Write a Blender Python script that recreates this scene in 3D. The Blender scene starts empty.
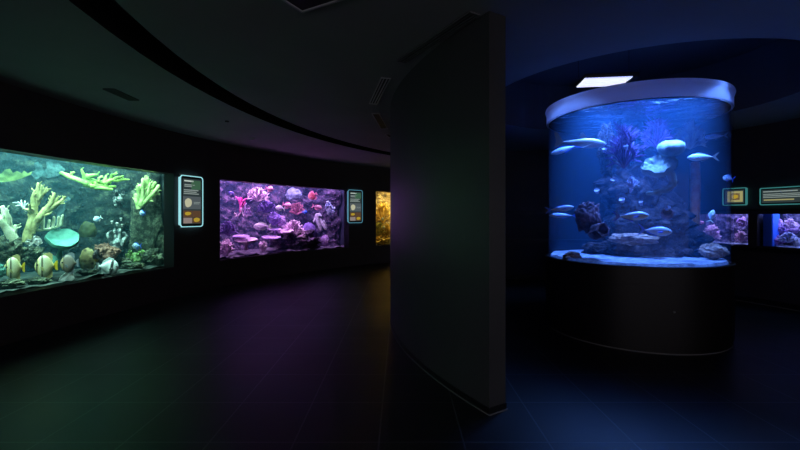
import bpy, bmesh, math, random
from mathutils import Vector, Matrix, noise, geometry
PI = math.pi
random.seed(7)
scene = bpy.context.scene
COL = scene.collection

# ------------------------------------------------------------------ camera
F = 410.0; HX = 400.0; HY = 216.0; EYE = 1.6
cam_d = bpy.data.cameras.new('camera'); cam = bpy.data.objects.new('camera', cam_d); COL.objects.link(cam)
cam.location = (0, 0, EYE); cam.rotation_euler = (PI/2, 0, 0)
cam_d.sensor_fit = 'HORIZONTAL'; cam_d.sensor_width = 36; cam_d.lens = F/800*36
cam_d.shift_y = -(225-HY)/800
cam_d.clip_start = 0.05; cam_d.clip_end = 100
scene.camera = cam

vs = scene.view_settings
scene.display_settings.display_device = 'sRGB'
vs.view_transform = 'Standard'; vs.look = 'None'; vs.exposure = 0.0; vs.gamma = 1; vs.use_curve_mapping = False
cy = scene.cycles
cy.use_denoising = True
cy.max_bounces = 8; cy.diffuse_bounces = 4; cy.glossy_bounces = 3; cy.transmission_bounces = 4
cy.transparent_max_bounces = 24; cy.volume_bounces = 1
cy.sample_clamp_indirect = 4.0
cy.caustics_reflective = False; cy.caustics_refractive = False

w = bpy.data.worlds.new('world'); scene.world = w; w.use_nodes = True
w.node_tree.nodes['Background'].inputs[0].default_value = (0.9, 0.86, 1.0, 1)
w.node_tree.nodes['Background'].inputs[1].default_value = 0.40

# ------------------------------------------------------------------ materials
def srgb(r, g, b):
    f = lambda c: (c/255/12.92) if c/255 <= 0.04045 else ((c/255+0.055)/1.055)**2.4
    return (f(r), f(g), f(b))
def mat(name, col, rough=0.6, col2=None, scale=6.0, bump=0.0, spec=0.5, metal=0.0, coat=0.0, detail=5.0, lo=.35, hi=.65, coord='Object', tex='noise', bscale=None):
    m = bpy.data.materials.new(name); m.use_nodes = True
    nt = m.node_tree; b = nt.nodes['Principled BSDF']
    b.inputs['Base Color'].default_value = (*col, 1); b.inputs['Roughness'].default_value = rough
    b.inputs['Specular IOR Level'].default_value = spec; b.inputs['Metallic'].default_value = metal
    b.inputs['Coat Weight'].default_value = coat
    if col2 is not None or bump:
        tc = nt.nodes.new('ShaderNodeTexCoord')
        if tex == 'voronoi':
            n = nt.nodes.new('ShaderNodeTexVoronoi'); n.inputs['Scale'].default_value = scale; out = n.outputs['Distance']
        else:
            n = nt.nodes.new('ShaderNodeTexNoise'); n.inputs['Scale'].default_value = scale
            n.inputs['Detail'].default_value = detail; out = n.outputs['Fac']
        nt.links.new(tc.outputs[coord], n.inputs['Vector'])
        if col2 is not None:
            r = nt.nodes.new('ShaderNodeValToRGB')
            r.color_ramp.elements[0].position = lo; r.color_ramp.elements[1].position = hi
            r.color_ramp.elements[0].color = (*col, 1); r.color_ramp.elements[1].color = (*col2, 1)
            nt.links.new(out, r.inputs[0]); nt.links.new(r.outputs[0], b.inputs['Base Color'])
        if bump:
            n2 = nt.nodes.new('ShaderNodeTexNoise'); n2.inputs['Scale'].default_value = bscale or scale*2
            n2.inputs['Detail'].default_value = 4
            nt.links.new(tc.outputs[coord], n2.inputs['Vector'])
            bp = nt.nodes.new('ShaderNodeBump'); bp.inputs['Strength'].default_value = bump; bp.inputs['Distance'].default_value = 0.03
            nt.links.new(n2.outputs['Fac'], bp.inputs['Height']); nt.links.new(bp.outputs[0], b.inputs['Normal'])
    return m
def mat_emit(name, col, strength):
    m = bpy.data.materials.new(name); m.use_nodes = True; nt = m.node_tree
    b = nt.nodes['Principled BSDF']; b.inputs['Base Color'].default_value = (*[c*.5 for c in col], 1)
    b.inputs['Emission Color'].default_value = (*col, 1); b.inputs['Emission Strength'].default_value = strength
    return m
def mat_glass(name, tint, ior=1.3, wave=0.0, rough=0.0, tir=None):
    """thin clear sheet: see-through body with a Fresnel reflection on top"""
    m = bpy.data.materials.new(name); m.use_nodes = True; nt = m.node_tree
    nt.nodes.remove(nt.nodes['Principled BSDF']); out = nt.nodes['Material Output']
    t = nt.nodes.new('ShaderNodeBsdfTransparent'); t.inputs[0].default_value = (*tint, 1)
    g = nt.nodes.new('ShaderNodeBsdfGlossy'); g.inputs['Roughness'].default_value = rough
    f = nt.nodes.new('ShaderNodeFresnel'); f.inputs[0].default_value = ior
    mx = nt.nodes.new('ShaderNodeMixShader')
    ge = nt.nodes.new('ShaderNodeNewGeometry'); sb = nt.nodes.new('ShaderNodeMath'); sb.operation = 'SUBTRACT'; sb.inputs[0].default_value = 1
    mu = nt.nodes.new('ShaderNodeMath'); mu.operation = 'MULTIPLY'; mn = nt.nodes.new('ShaderNodeMath'); mn.operation = 'MINIMUM'; mn.inputs[1].default_value = .5
    nt.links.new(ge.outputs['Backfacing'], sb.inputs[1]); nt.links.new(f.outputs[0], mn.inputs[0]); nt.links.new(mn.outputs[0], mu.inputs[0]); nt.links.new(sb.outputs[0], mu.inputs[1])
    fac = mu.outputs[0]
    if tir:   # total internal reflection: light falling steeply from the hood cannot leave through an upright pane
        sp = nt.nodes.new('ShaderNodeSeparateXYZ'); nt.links.new(ge.outputs['Incoming'], sp.inputs[0])
        ab = nt.nodes.new('ShaderNodeMath'); ab.operation = 'MULTIPLY'; ab.inputs[1].default_value = -1; nt.links.new(sp.outputs['Z'], ab.inputs[0])
        mr = nt.nodes.new('ShaderNodeMapRange'); mr.interpolation_type = 'SMOOTHSTEP'; mr.inputs['From Min'].default_value = tir[0]; mr.inputs['From Max'].default_value = tir[1]
        nt.links.new(ab.outputs[0], mr.inputs[0])
        mxx = nt.nodes.new('ShaderNodeMath'); mxx.operation = 'MAXIMUM'; nt.links.new(mr.outputs[0], mxx.inputs[0]); nt.links.new(fac, mxx.inputs[1]); fac = mxx.outputs[0]
    nt.links.new(fac, mx.inputs[0]); nt.links.new(t.outputs[0], mx.inputs[1]); nt.links.new(g.outputs[0], mx.inputs[2])
    nt.links.new(mx.outputs[0], out.inputs['Surface'])
    if wave:
        tc = nt.nodes.new('ShaderNodeTexCoord'); n = nt.nodes.new('ShaderNodeTexNoise')
        n.inputs['Scale'].default_value = 5; n.inputs['Detail'].default_value = 3
        nt.links.new(tc.outputs['Object'], n.inputs['Vector'])
        bp = nt.nodes.new('ShaderNodeBump'); bp.inputs['Strength'].default_value = wave; bp.inputs['Distance'].default_value = .05
        nt.links.new(n.outputs['Fac'], bp.inputs['Height'])
        nt.links.new(bp.outputs[0], g.inputs['Normal']); nt.links.new(bp.outputs[0], f.inputs['Normal'])
    return m
def mat_water(name, scol, sden, acol, aden):
    m = bpy.data.materials.new(name); m.use_nodes = True; nt = m.node_tree
    nt.nodes.remove(nt.nodes['Principled BSDF']); out = nt.nodes['Material Output']
    t = nt.nodes.new('ShaderNodeBsdfTransparent'); nt.links.new(t.outputs[0], out.inputs['Surface'])
    s = nt.nodes.new('ShaderNodeVolumeScatter'); s.inputs['Color'].default_value = (*scol, 1); s.inputs['Density'].default_value = sden
    s.inputs['Anisotropy'].default_value = 0.2
    a = nt.nodes.new('ShaderNodeVolumeAbsorption'); a.inputs['Color'].default_value = (*acol, 1); a.inputs['Density'].default_value = aden
    ad = nt.nodes.new('ShaderNodeAddShader'); nt.links.new(s.outputs[0], ad.inputs[0]); nt.links.new(a.outputs[0], ad.inputs[1])
    nt.links.new(ad.outputs[0], out.inputs['Volume'])
    return m
def mat_stripes(name, stops, rough=.45, axis='X', interp='LINEAR'):
    """fish skin: colour bands along the body"""
    m = bpy.data.materials.new(name); m.use_nodes = True; nt = m.node_tree; b = nt.nodes['Principled BSDF']
    b.inputs['Roughness'].default_value = rough
    tc = nt.nodes.new('ShaderNodeTexCoord'); sp = nt.nodes.new('ShaderNodeSeparateXYZ'); nt.links.new(tc.outputs['Generated'], sp.inputs[0])
    r = nt.nodes.new('ShaderNodeValToRGB'); cr = r.color_ramp; cr.interpolation = interp
    while len(cr.elements) < len(stops): cr.elements.new(.5)
    for e, (p, c) in zip(cr.elements, stops): e.position = p; e.color = (*c, 1)
    nt.links.new(sp.outputs[axis], r.inputs[0]); nt.links.new(r.outputs[0], b.inputs['Base Color'])
    return m

M = {}
M['wall'] = mat('black_wall_paint', (.05, .041, .046), .55, (.056, .047, .052), 3, bump=.08, bscale=60)
M['partition'] = mat('dark_partition_paint', (.066, .064, .068), .42, (.073, .071, .075), 2, bump=.06, bscale=40)
M['ceiling'] = mat('grey_ceiling_paint', (.38, .38, .385), .8, (.41, .41, .415), 1.5)
M['slot'] = mat('black_slot_paint', (.01, .01, .01), .8)
M['recess'] = mat('blue_grey_recess_paint', (.10, .10, .12), .75)
M['base'] = mat('dark_base_laminate', (.010, .0065, .0065), .45, (.013, .008, .008), 4)
M['skirt'] = mat('black_skirting', (.012, .012, .013), .35)
M['bead'] = mat('grey_silicone', (.22, .21, .2), .6)
M['metal'] = mat('brushed_metal', (.45, .45, .46), .35, metal=.9)
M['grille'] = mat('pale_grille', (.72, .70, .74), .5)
M['black'] = mat('black_plastic', (.008, .008, .009), .5)
M['white'] = mat('white_plastic', (.6, .6, .6), .5)
M['glass'] = mat_glass('tank_glass', (.96, .98, .97), 1.25, tir=(.34, .72))
M['acrylic'] = mat_glass('clear_acrylic', (.95, .97, 1.0), 1.3, tir=(.68, .92))
M['surface'] = mat_glass('water_surface', (.97, .99, 1), 1.33, wave=.55)

def floor_mat():
    m = bpy.data.materials.new('dark_floor_tiles'); m.use_nodes = True; nt = m.node_tree; b = nt.nodes['Principled BSDF']
    tc = nt.nodes.new('ShaderNodeTexCoord'); mp = nt.nodes.new('ShaderNodeMapping')
    mp.inputs['Location'].default_value = (-.45, -3.40+.6*6, 0)
    br = nt.nodes.new('ShaderNodeTexBrick'); br.offset = 0.0; br.squash = 1.0
    br.inputs['Color1'].default_value = (.014, .013, .014, 1); br.inputs['Color2'].default_value = (.017, .016, .017, 1)
    br.inputs['Mortar'].default_value = (.085, .085, .09, 1)
    br.inputs['Scale'].default_value = 1.0; br.inputs['Mortar Size'].default_value = .006; br.inputs['Mortar Smooth'].default_value = .1
    br.inputs['Brick Width'].default_value = .6; br.inputs['Row Height'].default_value = .62
    nt.links.new(tc.outputs['Object'], mp.inputs[0]); nt.links.new(mp.outputs[0], br.inputs['Vector'])
    nt.links.new(br.outputs['Color'], b.inputs['Base Color'])
    n = nt.nodes.new('ShaderNodeTexNoise'); n.inputs['Scale'].default_value = 1.2; n.inputs['Detail'].default_value = 6
    nt.links.new(tc.outputs['Object'], n.inputs['Vector'])
    mr = nt.nodes.new('ShaderNodeMapRange'); mr.inputs['To Min'].default_value = .36; mr.inputs['To Max'].default_value = .50
    nt.links.new(n.outputs['Fac'], mr.inputs[0]); nt.links.new(mr.outputs[0], b.inputs['Roughness'])
    bp = nt.nodes.new('ShaderNodeBump'); bp.inputs['Strength'].default_value = .5; bp.inputs['Distance'].default_value = .003; bp.invert = True
    nt.links.new(br.outputs['Fac'], bp.inputs['Height']); nt.links.new(bp.outputs[0], b.inputs['Normal'])
    b.inputs['Specular IOR Level'].default_value = .52
    return m
M['floor'] = floor_mat()

# ------------------------------------------------------------------ object helpers
def tag(o, label=None, cat=None, group=None, kind=None):
    if label: o['label'] = label
    if cat: o['category'] = cat
    if group: o['group'] = group
    if kind: o['kind'] = kind
    return o
def empty(name, loc=(0, 0, 0), rz=0, label=None, cat=None, group=None):
    o = bpy.data.objects.new(name, None); COL.objects.link(o); o.location = loc; o.rotation_euler = (0, 0, rz)
    o.empty_display_size = .1
    return tag(o, label, cat, group)
def link(name, bm, mats, parent=None, loc=(0, 0, 0), rz=0, smooth=True, recalc=True):
    if recalc: bmesh.ops.recalc_face_normals(bm, faces=bm.faces)
    me = bpy.data.meshes.new(name); bm.to_mesh(me); bm.free()
    for m in (mats if isinstance(mats, (list, tuple)) else [mats]): me.materials.append(m)
    if smooth:
        for p in me.polygons: p.use_smooth = True
        me.set_sharp_from_angle(angle=math.radians(50))
    o = bpy.data.objects.new(name, me); COL.objects.link(o); o.location = loc; o.rotation_euler = (0, 0, rz)
    if parent: o.parent = parent
    return o
def struct(o): o['kind'] = 'structure'; return o

def box(bm, c, s, rot=None, mi=0, bevel=0.0):
    r = bmesh.ops.create_cube(bm, size=1.0)
    T = Matrix.Translation(Vector(c)) @ (rot.to_4x4() if rot else Matrix()) @ Matrix.Diagonal((*s, 1))
    for v in r['verts']: v.co = T @ v.co
    fs = {f for v in r['verts'] for f in v.link_faces}
    for f in fs: f.material_index = mi
    if bevel:
        es = {e for f in fs for e in f.edges}
        bmesh.ops.bevel(bm, geom=list(es), offset=bevel, segments=2, affect='EDGES')
def lathe(bm, prof, seg=32, mi=0, wob=0.0, lobes=7, ph=0.0, closed=False):
    """prof: list of (r,z); turned about z"""
    rings = []
    for (r, z) in prof:
        if r < 1e-6: rings.append([bm.verts.new((0, 0, z))]); continue
        ring = []
        for k in range(seg):
            a = 2*PI*k/seg; rr = r*(1+wob*math.sin(lobes*a+ph)+wob*.5*math.sin((lobes+4)*a+ph*2))
            ring.append(bm.verts.new((rr*math.cos(a), rr*math.sin(a), z)))
        rings.append(ring)
    pairs = list(zip(rings[:-1], rings[1:])) + ([(rings[-1], rings[0])] if closed else [])
    for A, B in pairs:
        n = max(len(A), len(B))
        for k in range(n):
            if len(A) == 1 and len(B) == 1: continue
            if len(A) == 1: vs_ = (A[0], B[k], B[(k+1) % n])
            elif len(B) == 1: vs_ = (A[k], B[0], A[(k+1) % n])
            else: vs_ = (A[k], B[k], B[(k+1) % n], A[(k+1) % n])
            try: bm.faces.new(vs_).material_index = mi
            except ValueError: pass
    return [v for r in rings for v in r]
def tube(bm, pts, radii, seg=8, flat=1.0, mi=0, cap=True):
    """tapered round-ended tube along pts; flat squeezes it along local y (depth)"""
    pts = [Vector(p) for p in pts]
    if len(pts) == 2: pts = [pts[0], (pts[0]+pts[1])/2, pts[1]]; radii = [radii[0], (radii[0]+radii[-1])/2, radii[-1]]
    if len(radii) == 2 and len(pts) > 2: radii = [radii[0]+(radii[1]-radii[0])*i/(len(pts)-1) for i in range(len(pts))]
    if cap:
        d = (pts[-1]-pts[-2]).normalized(); r = radii[-1]
        pts = pts + [pts[-1]+d*r*.5, pts[-1]+d*r*.8]; radii = list(radii)+[r*.75, r*.25]
    rings = []
    for i, p in enumerate(pts):
        d = (pts[min(i+1, len(pts)-1)]-pts[max(i-1, 0)]).normalized()
        y = Vector((0, 1, 0)); y = y-d*y.dot(d)
        if y.length < .15: y = Vector((1, 0, 0))-d*d.x
        y.normalize(); x = d.cross(y)
        rings.append([bm.verts.new(p+(x*math.cos(2*PI*k/seg)+y*flat*math.sin(2*PI*k/seg))*radii[i]) for k in range(seg)])
    for A, B in zip(rings[:-1], rings[1:]):
        for k in range(seg): bm.faces.new((A[k], A[(k+1) % seg], B[(k+1) % seg], B[k])).material_index = mi
    bm.faces.new(rings[0][::-1]).material_index = mi; bm.faces.new(rings[-1]).material_index = mi
def blob(bm, c, s, sub=3, amp=.15, freq=1.5, seed=0, mi=0, ridge=False, flatz=None):
    r = bmesh.ops.create_icosphere(bm, subdivisions=sub, radius=1.0)
    off = Vector((seed*3.7, seed*1.3, -seed*2.1))
    for v in r['verts']:
        n = v.co.normalized()
        k = noise.fractal(n*freq+off, 1.0, 2.0, 4) if not ridge else abs(noise.noise(n*freq+off))*1.6-.4
        q = n*(1+amp*k)
        if flatz is not None and q.z < flatz: q.z = flatz
        v.co = Vector((c[0]+q.x*s[0], c[1]+q.y*s[1], c[2]+q.z*s[2]))
    for f in {f for v in r['verts'] for f in v.link_faces}: f.material_index = mi
def sheet(bm, outline, thick, wav=0.0, freq=4.0, seed=0, step=None, dome=0.0, mi=0):
    """thick wavy sheet filling an (x,z) outline"""
    P = [Vector(p) for p in outline]
    xs = [p.x for p in P]; zs = [p.y for p in P]
    step = step or max(max(xs)-min(xs), max(zs)-min(zs))/22
    pts = list(P); n = len(P); edges = [(i, (i+1) % n) for i in range(n)]
    def inside(q):
        c = False
        for i in range(n):
            a, b = P[i], P[(i+1) % n]
            if (a.y > q.y) != (b.y > q.y) and q.x < (b.x-a.x)*(q.y-a.y)/(b.y-a.y)+a.x: c = not c
        return c
    x = min(xs)
    while x < max(xs):
        z = min(zs)
        while z < max(zs):
            q = Vector((x+random.uniform(-.2, .2)*step, z+random.uniform(-.2, .2)*step))
            if inside(q) and min((q-p).length for p in P) > step*.5: pts.append(q)
            z += step
        x += step
    v2, e2, f2, *_ = geometry.delaunay_2d_cdt(pts, edges, [], 1, 1e-6)
    cx, cz = (min(xs)+max(xs))/2, (min(zs)+max(zs))/2; rad = max(max(xs)-min(xs), max(zs)-min(zs))/2
    def yy(q): return wav*.35*noise.noise(Vector((q.x*freq*5, q.y*freq*5, seed)))+wav*noise.noise(Vector((q.x*freq, q.y*freq, seed*2.3)))-dome*(1-min(1, ((q.x-cx)**2+(q.y-cz)**2)/rad**2))
    fr_ = [bm.verts.new((q.x, yy(q)-thick/2, q.y)) for q in v2]; bk = [bm.verts.new((q.x, yy(q)+thick/2, q.y)) for q in v2]
    cnt = {}
    for f in f2:
        bm.faces.new([fr_[i] for i in f]).material_index = mi; bm.faces.new([bk[i] for i in reversed(f)]).material_index = mi
        for i in range(len(f)):
            a, b = f[i], f[(i+1) % len(f)]; cnt[(a, b)] = cnt.get((a, b), 0)+1
    for (a, b) in list(cnt):
        if (b, a) not in cnt:
            try: bm.faces.new((fr_[b], fr_[a], bk[a], bk[b])).material_index = mi
            except ValueError: pass

# ------------------------------------------------------------------ the plan of the place
C = (7.4, 4.65)            # centre of the long curved gallery wall
RW = 12.3; RG = 12.55; RB = 14.3     # wall face, tank glass, tank back
D = (2.2, 5.8); RD = 4.65  # blue room wall
TC = (3.30, 5.85); TR = 1.136        # round tank
CEIL = 3.25
def pol(c, r, th): return (c[0]+r*math.cos(th), c[1]+r*math.sin(th))
def ray(px, py): return (px-HX)/F, (HY-py)/F
def hit(px, py, c, r):
    dx, dz = ray(px, py)
    A = dx*dx+1; B = -2*(dx*c[0]+c[1]); K = c[0]**2+c[1]**2-r*r
    t = (-B+math.sqrt(B*B-4*A*K))/(2*A)
    return Vector((t*dx, t, EYE+t*dz))
def ang(p, c): 
    a = math.atan2(p[1]-c[1], p[0]-c[0])
    return a if a > -PI/2 else a+2*PI
def fr(px, py, where):
    """spot in the place seen at a photo pixel: where = depth, or a radius of the gallery ('L',r) or blue room ('R',r)"""
    if isinstance(where, tuple): p = hit(px, py, C if where[0] == 'L' else D, where[1])
    else:
        dx, dz = ray(px, py); p = Vector((where*dx, where, EYE+where*dz))
    a = -math.atan2(p.x, p.y)
    return p, a, p.y*math.cos(a)/F, p.y/F

# --- floor
bm = bmesh.new()
bm.faces.new([bm.verts.new(v) for v in ((-8, -8, 0), (20, -8, 0), (20, 18, 0), (-8, 18, 0))])
struct(link('floor', bm, M['floor'], smooth=False))

# --- ceiling with the curved dark slot and the round recess over the big tank
bm = bmesh.new()
N = 128; RI, RO = 9.70, 10.05; REC = 2.05; RECH = .85
circ = lambda c, r, n, z: [Vector((*pol(c, r, 2*PI*k/n), z)) for k in range(n)]
outer = circ(C, RI, N, CEIL); hole = circ(TC, REC, 64, CEIL)
tris = geometry.tessellate_polygon([outer, hole]); allv = outer+hole
vv = [bm.verts.new(v) for v in allv]
for t in tris: bm.faces.new([vv[i] for i in t])
a1 = [bm.verts.new(v) for v in circ(C, RO, N, CEIL)]; a2 = [bm.verts.new(v) for v in circ(C, RW+.03, N, CEIL)]
for k in range(N): bm.faces.new((a1[k], a1[(k+1) % N], a2[(k+1) % N], a2[k]))
struct(link('ceiling', bm, M['ceiling'], smooth=False))
bm = bmesh.new()
r = [[bm.verts.new(v) for v in circ(C, rr, N, z)] for rr, z in ((RI, CEIL), (RI, CEIL+.3), (RO, CEIL+.3), (RO, CEIL))]
for A, B in zip(r[:-1], r[1:]):
    for k in range(N): bm.faces.new((A[k], A[(k+1) % N], B[(k+1) % N], B[k]))
struct(link('trim_1', bm, M['slot']))
bm = bmesh.new()
r = [[bm.verts.new(v) for v in circ(TC, REC, 64, z)] for z in (CEIL, CEIL+RECH)]
for k in range(64): bm.faces.new((r[0][k], r[0][(k+1) % 64], r[1][(k+1) % 64], r[1][k]))
bm.faces.new(r[1])
o = struct(link('ceiling_recess', bm, M['recess'], smooth=False))

# --- curved gallery wall with three tank openings
def pxang(px, c, r): return ang(hit(px, HY, c, r), c)
Z0, Z1 = .60, 2.43
T1 = (PI-math.radians(15.9), PI+math.radians(7.0))
T1 = (pxang(174, C, RW), PI+math.radians(7.0))
T2 = (pxang(349, C, RW), pxang(220, C, RW))
T3 = (pxang(455, C, RW), pxang(376, C, RW))
def arc_wall(name, c, r, spans, openings, h, depth, m, rg):
    """openings: (th0, th1, z0, z1)"""
    bm = bmesh.new(); cache = {}
    def V(th, z, rr):
        k = (round(th, 6), round(z, 5), round(rr, 5))
        if k not in cache: cache[k] = bm.verts.new((*pol(c, rr, th), z))
        return cache[k]
    th = set(); zs = {0.0, h}
    for a, b in spans:
        n = max(2, int((b-a)/math.radians(2)))
        for i in range(n+1): th.add(round(a+(b-a)*i/n, 6))
    for a, b, z0, z1 in openings: th.update((round(a, 6), round(b, 6))); zs.update((z0, z1))
    th = sorted(th); zs = sorted(zs)
    for t0, t1 in zip(th[:-1], th[1:]):
        if t1-t0 < 1e-5 or not any(a-1e-6 <= (t0+t1)/2 <= b+1e-6 for a, b in spans): continue
        for z0, z1 in zip(zs[:-1], zs[1:]):
            tm, zm = (t0+t1)/2, (z0+z1)/2
            if any(a < tm < b and lo < zm < hi for a, b, lo, hi in openings): continue
            bm.faces.new((V(t0, z0, r), V(t1, z0, r), V(t1, z1, r), V(t0, z1, r)))
    for a, b, lo, hi in openings:
        ts = [t for t in th if round(a, 6)-1e-6 <= t <= round(b, 6)+1e-6]
        for t0, t1 in zip(ts[:-1], ts[1:]):
            for z in (lo, hi): bm.faces.new((V(t0, z, r), V(t1, z, r), V(t1, z, rg), V(t0, z, rg)))
        for t in (a, b): bm.faces.new((V(t, lo, r), V(t, hi, r), V(t, hi, rg), V(t, lo, rg)))
    return struct(link(name, bm, m, smooth=False, recalc=False))
arc_wall('wall_left', C, RW, [(math.radians(30), PI+math.radians(24))], [(*T1, Z0, Z1), (*T2, Z0, Z1), (*T3, Z0, Z1)], CEIL+.02, .25, M['wall'], RG)

# --- partition (thick curved wall end) between the gallery and the blue room
PC = (6.0, 6.45); PRo, PRi = 6.15, 5.97
p0 = math.atan2(3.30-PC[1], .72-PC[0])+2*PI; p1 = PI-math.radians(36)
def arc_solid(name, c, r0, r1, a0, a1, z0, z1, m, n=60, parent=None):
    bm = bmesh.new(); rows = []
    for i in range(n+1):
        t = a0+(a1-a0)*i/n
        rows.append([bm.verts.new((*pol(c, r, t), z)) for r, z in ((r0, z0), (r1, z0), (r1, z1), (r0, z1))])
    for A, B in zip(rows[:-1], rows[1:]):
        for k in range(4): bm.faces.new((A[k], A[(k+1) % 4], B[(k+1) % 4], B[k]))
    bm.faces.new(rows[0]); bm.faces.new(rows[-1])
    o = link(name, bm, m, parent, smooth=False)
    return o
struct(arc_solid('wall_center', PC, PRi, PRo, p0, p1, 0, CEIL, M['partition'], 90))
struct(arc_solid('baseboard_center', PC, PRi-.006, PRo+.006, p0+.001, p1, 0, .055, M['skirt'], 90))
struct(arc_solid('trim_2', PC, PRi-.014, PRo+.014, p0+.0025, p1, 0, .008, M['bead'], 90))

# --- blue room wall with its small tanks
zB0, zB1 = 1.055, 1.635
B1 = (pxang(840, D, RD), pxang(757, D, RD)); B2 = (pxang(748, D, RD), pxang(694, D, RD))
bw0, bw1 = -math.radians(50), math.radians(118)
arc_wall('wall_right', D, RD, [(bw0, bw1)], [(*B1, zB0, zB1), (*B2, zB0, zB1)], CEIL, .06, M['wall'], RD+.06)
struct(arc_solid('trim_3', D, RD-.05, RD, bw0, bw1, zB0-.10, zB0-.03, M['skirt'], 90))
struct(arc_solid('trim_4', D, RD-.02, RD, bw0, bw1, zB1+.05, zB1+.09, M['skirt'], 90))
struct(arc_solid('baseboard_right', D, RD-.015, RD, bw0, bw1, 0, .10, M['skirt'], 90))
struct(arc_solid('trim_5', D, RD-.025, RD-.015, bw0, bw1, 0, .012, M['bead'], 90))

# ------------------------------------------------------------------ wall tanks
def area(name, loc, sx, sy, power, col, rot=(0, 0, 0), parent=None, spread=180):
    l = bpy.data.lights.new(name, 'AREA'); l.shape = 'RECTANGLE'; l.size = sx; l.size_y = sy; l.energy = power; l.color = col
    l.spread = math.radians(spread)
    o = bpy.data.objects.new(name, l); COL.objects.link(o); o.location = loc; o.rotation_euler = rot
    if parent: o.parent = parent
    return o
def wall_tank(label, c, a0, a1, rg, rb, z0, z1, ztop, shell_m, water_m, lights, frame_m=None):
    am = (a0+a1)/2
    root = empty('aquarium_tank', (*pol(c, rg, am), z0), 0, label, 'aquarium')
    inv = Matrix.Translation(Vector(root.location)).inverted()
    def fin(name, bm, m, **k):
        bmesh.ops.transform(bm, matrix=inv, verts=bm.verts); return link(name, bm, m, root, smooth=False, **k)
    n = max(4, int((a1-a0)/math.radians(2)))
    T = [a0+(a1-a0)*i/n for i in range(n+1)]
    # glass pane with real thickness
    bm = bmesh.new(); rows = []
    for t in T: rows.append([bm.verts.new((*pol(c, r, t), z)) for r, z in ((rg, z0), (rg+.03, z0), (rg+.03, z1), (rg, z1))])
    for A, B in zip(rows[:-1], rows[1:]):
        for k in (1, 3): bm.faces.new((A[k], A[(k+1) % 4], B[(k+1) % 4], B[k]))
    fin('glass_pane', bm, M['glass'])
    # opaque box behind the glass
    e = math.radians(1.5) if rb-rg > 1 else math.radians(.3)
    S = [a0-e]+T+[a1+e]; rr = rg+.031
    bm = bmesh.new()
    g = lambda t, r, z: bm.verts.new((*pol(c, r, t), z))
    rows = [[g(t, rr, z0-.04), g(t, rb, z0-.04), g(t, rb, ztop), g(t, rr, ztop), g(t, rr, z1)] for t in S]
    for A, B in zip(rows[:-1], rows[1:]):
        for k in range(4): bm.faces.new((A[k], A[k+1], B[k+1], B[k]))
    bm.faces.new(rows[0]); bm.faces.new(rows[-1])
    fin('tank_shell', bm, shell_m)
    # water body
    bm = bmesh.new(); zw = ztop-.12
    e2 = e*.8; S = [a0-e2]+T+[a1+e2]
    rows = [[bm.verts.new((*pol(c, r, t), z)) for r, z in ((rr+.004, z0-.03), (rb-.01, z0-.03), (rb-.01, zw), (rr+.004, zw))] for t in S]
    for A, B in zip(rows[:-1], rows[1:]):
        for k in range(4): bm.faces.new((A[k], A[(k+1) % 4], B[(k+1) % 4], B[k]))
    bm.faces.new(rows[0]); bm.faces.new(rows[-1])
    fin('water', bm, water_m)
    for (f, rl, sx, sy, pw, col) in lights:
        t = a0+(a1-a0)*f; p = pol(c, rl, t)
        area('tank_lamp', (p[0], p[1], ztop-.05), sx, sy, pw, col, (0, 0, t), None, spread=165)
    return root
def reef_wall(name, label, c, a0, a1, rb, z0, z1, depth, m, seed, endf=None, freq=1.6, na=170, nz=70):
    """knobbly rock face along the tank's back; endf(u) -> extra bulge"""
    bm = bmesh.new(); g = []
    am = (a0+a1)/2; O = Vector((*pol(c, rb, am), z0))
    for i in range(na+1):
        u = i/na; row = []
        for j in range(nz+1):
            v = j/nz; t = a0+(a1-a0)*u; z = z0+(z1-z0)*v
            q = Vector((*pol(c, rb, t), z))
            k = noise.fractal(q*freq+Vector((seed*5.1, 0, 0)), .9, 2.1, 5)
            k2 = abs(noise.noise(q*freq*2.7+Vector((0, seed, 0))))
            k3 = 1-abs(noise.noise(q*freq*1.5+Vector((seed, 4, 0))))*2
            k4 = abs(noise.noise(q*freq*6+Vector((0, seed, 3))))
            d = depth*(.35+.55*k+.25*k2+.25*k3+.3*k4)+(endf(u, v) if endf else 0)
            row.append(bm.verts.new(Vector((*pol(c, rb-max(.02, d), t), z))-O))
        g.append(row)
    for i in range(na):
        for j in range(nz): bm.faces.new((g[i][j], g[i+1][j], g[i+1][j+1], g[i][j+1]))
    o = link(name, bm, m, loc=O); return tag(o, label, 'rock')
def gravel(name, label, c, a0, a1, r0, r1, z, m, seed, amp=.06, cat='gravel'):
    bm = bmesh.new(); g = []; na, nr = 70, 24
    O = Vector((*pol(c, (r0+r1)/2, (a0+a1)/2), z))
    for i in range(na+1):
        row = []
        for j in range(nr+1):
            p = pol(c, r0+(r1-r0)*j/nr, a0+(a1-a0)*i/na)
            row.append(bm.verts.new(Vector((p[0], p[1], z+amp*(.5+noise.fractal(Vector((p[0]*3, p[1]*3, seed)), 1, 2, 4))))-O))
        g.append(row)
    for i in range(na):
        for j in range(nr): bm.faces.new((g[i][j], g[i+1][j], g[i+1][j+1], g[i][j+1]))
    return tag(link(name, bm, m, loc=O), label, cat, kind='stuff')

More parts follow.
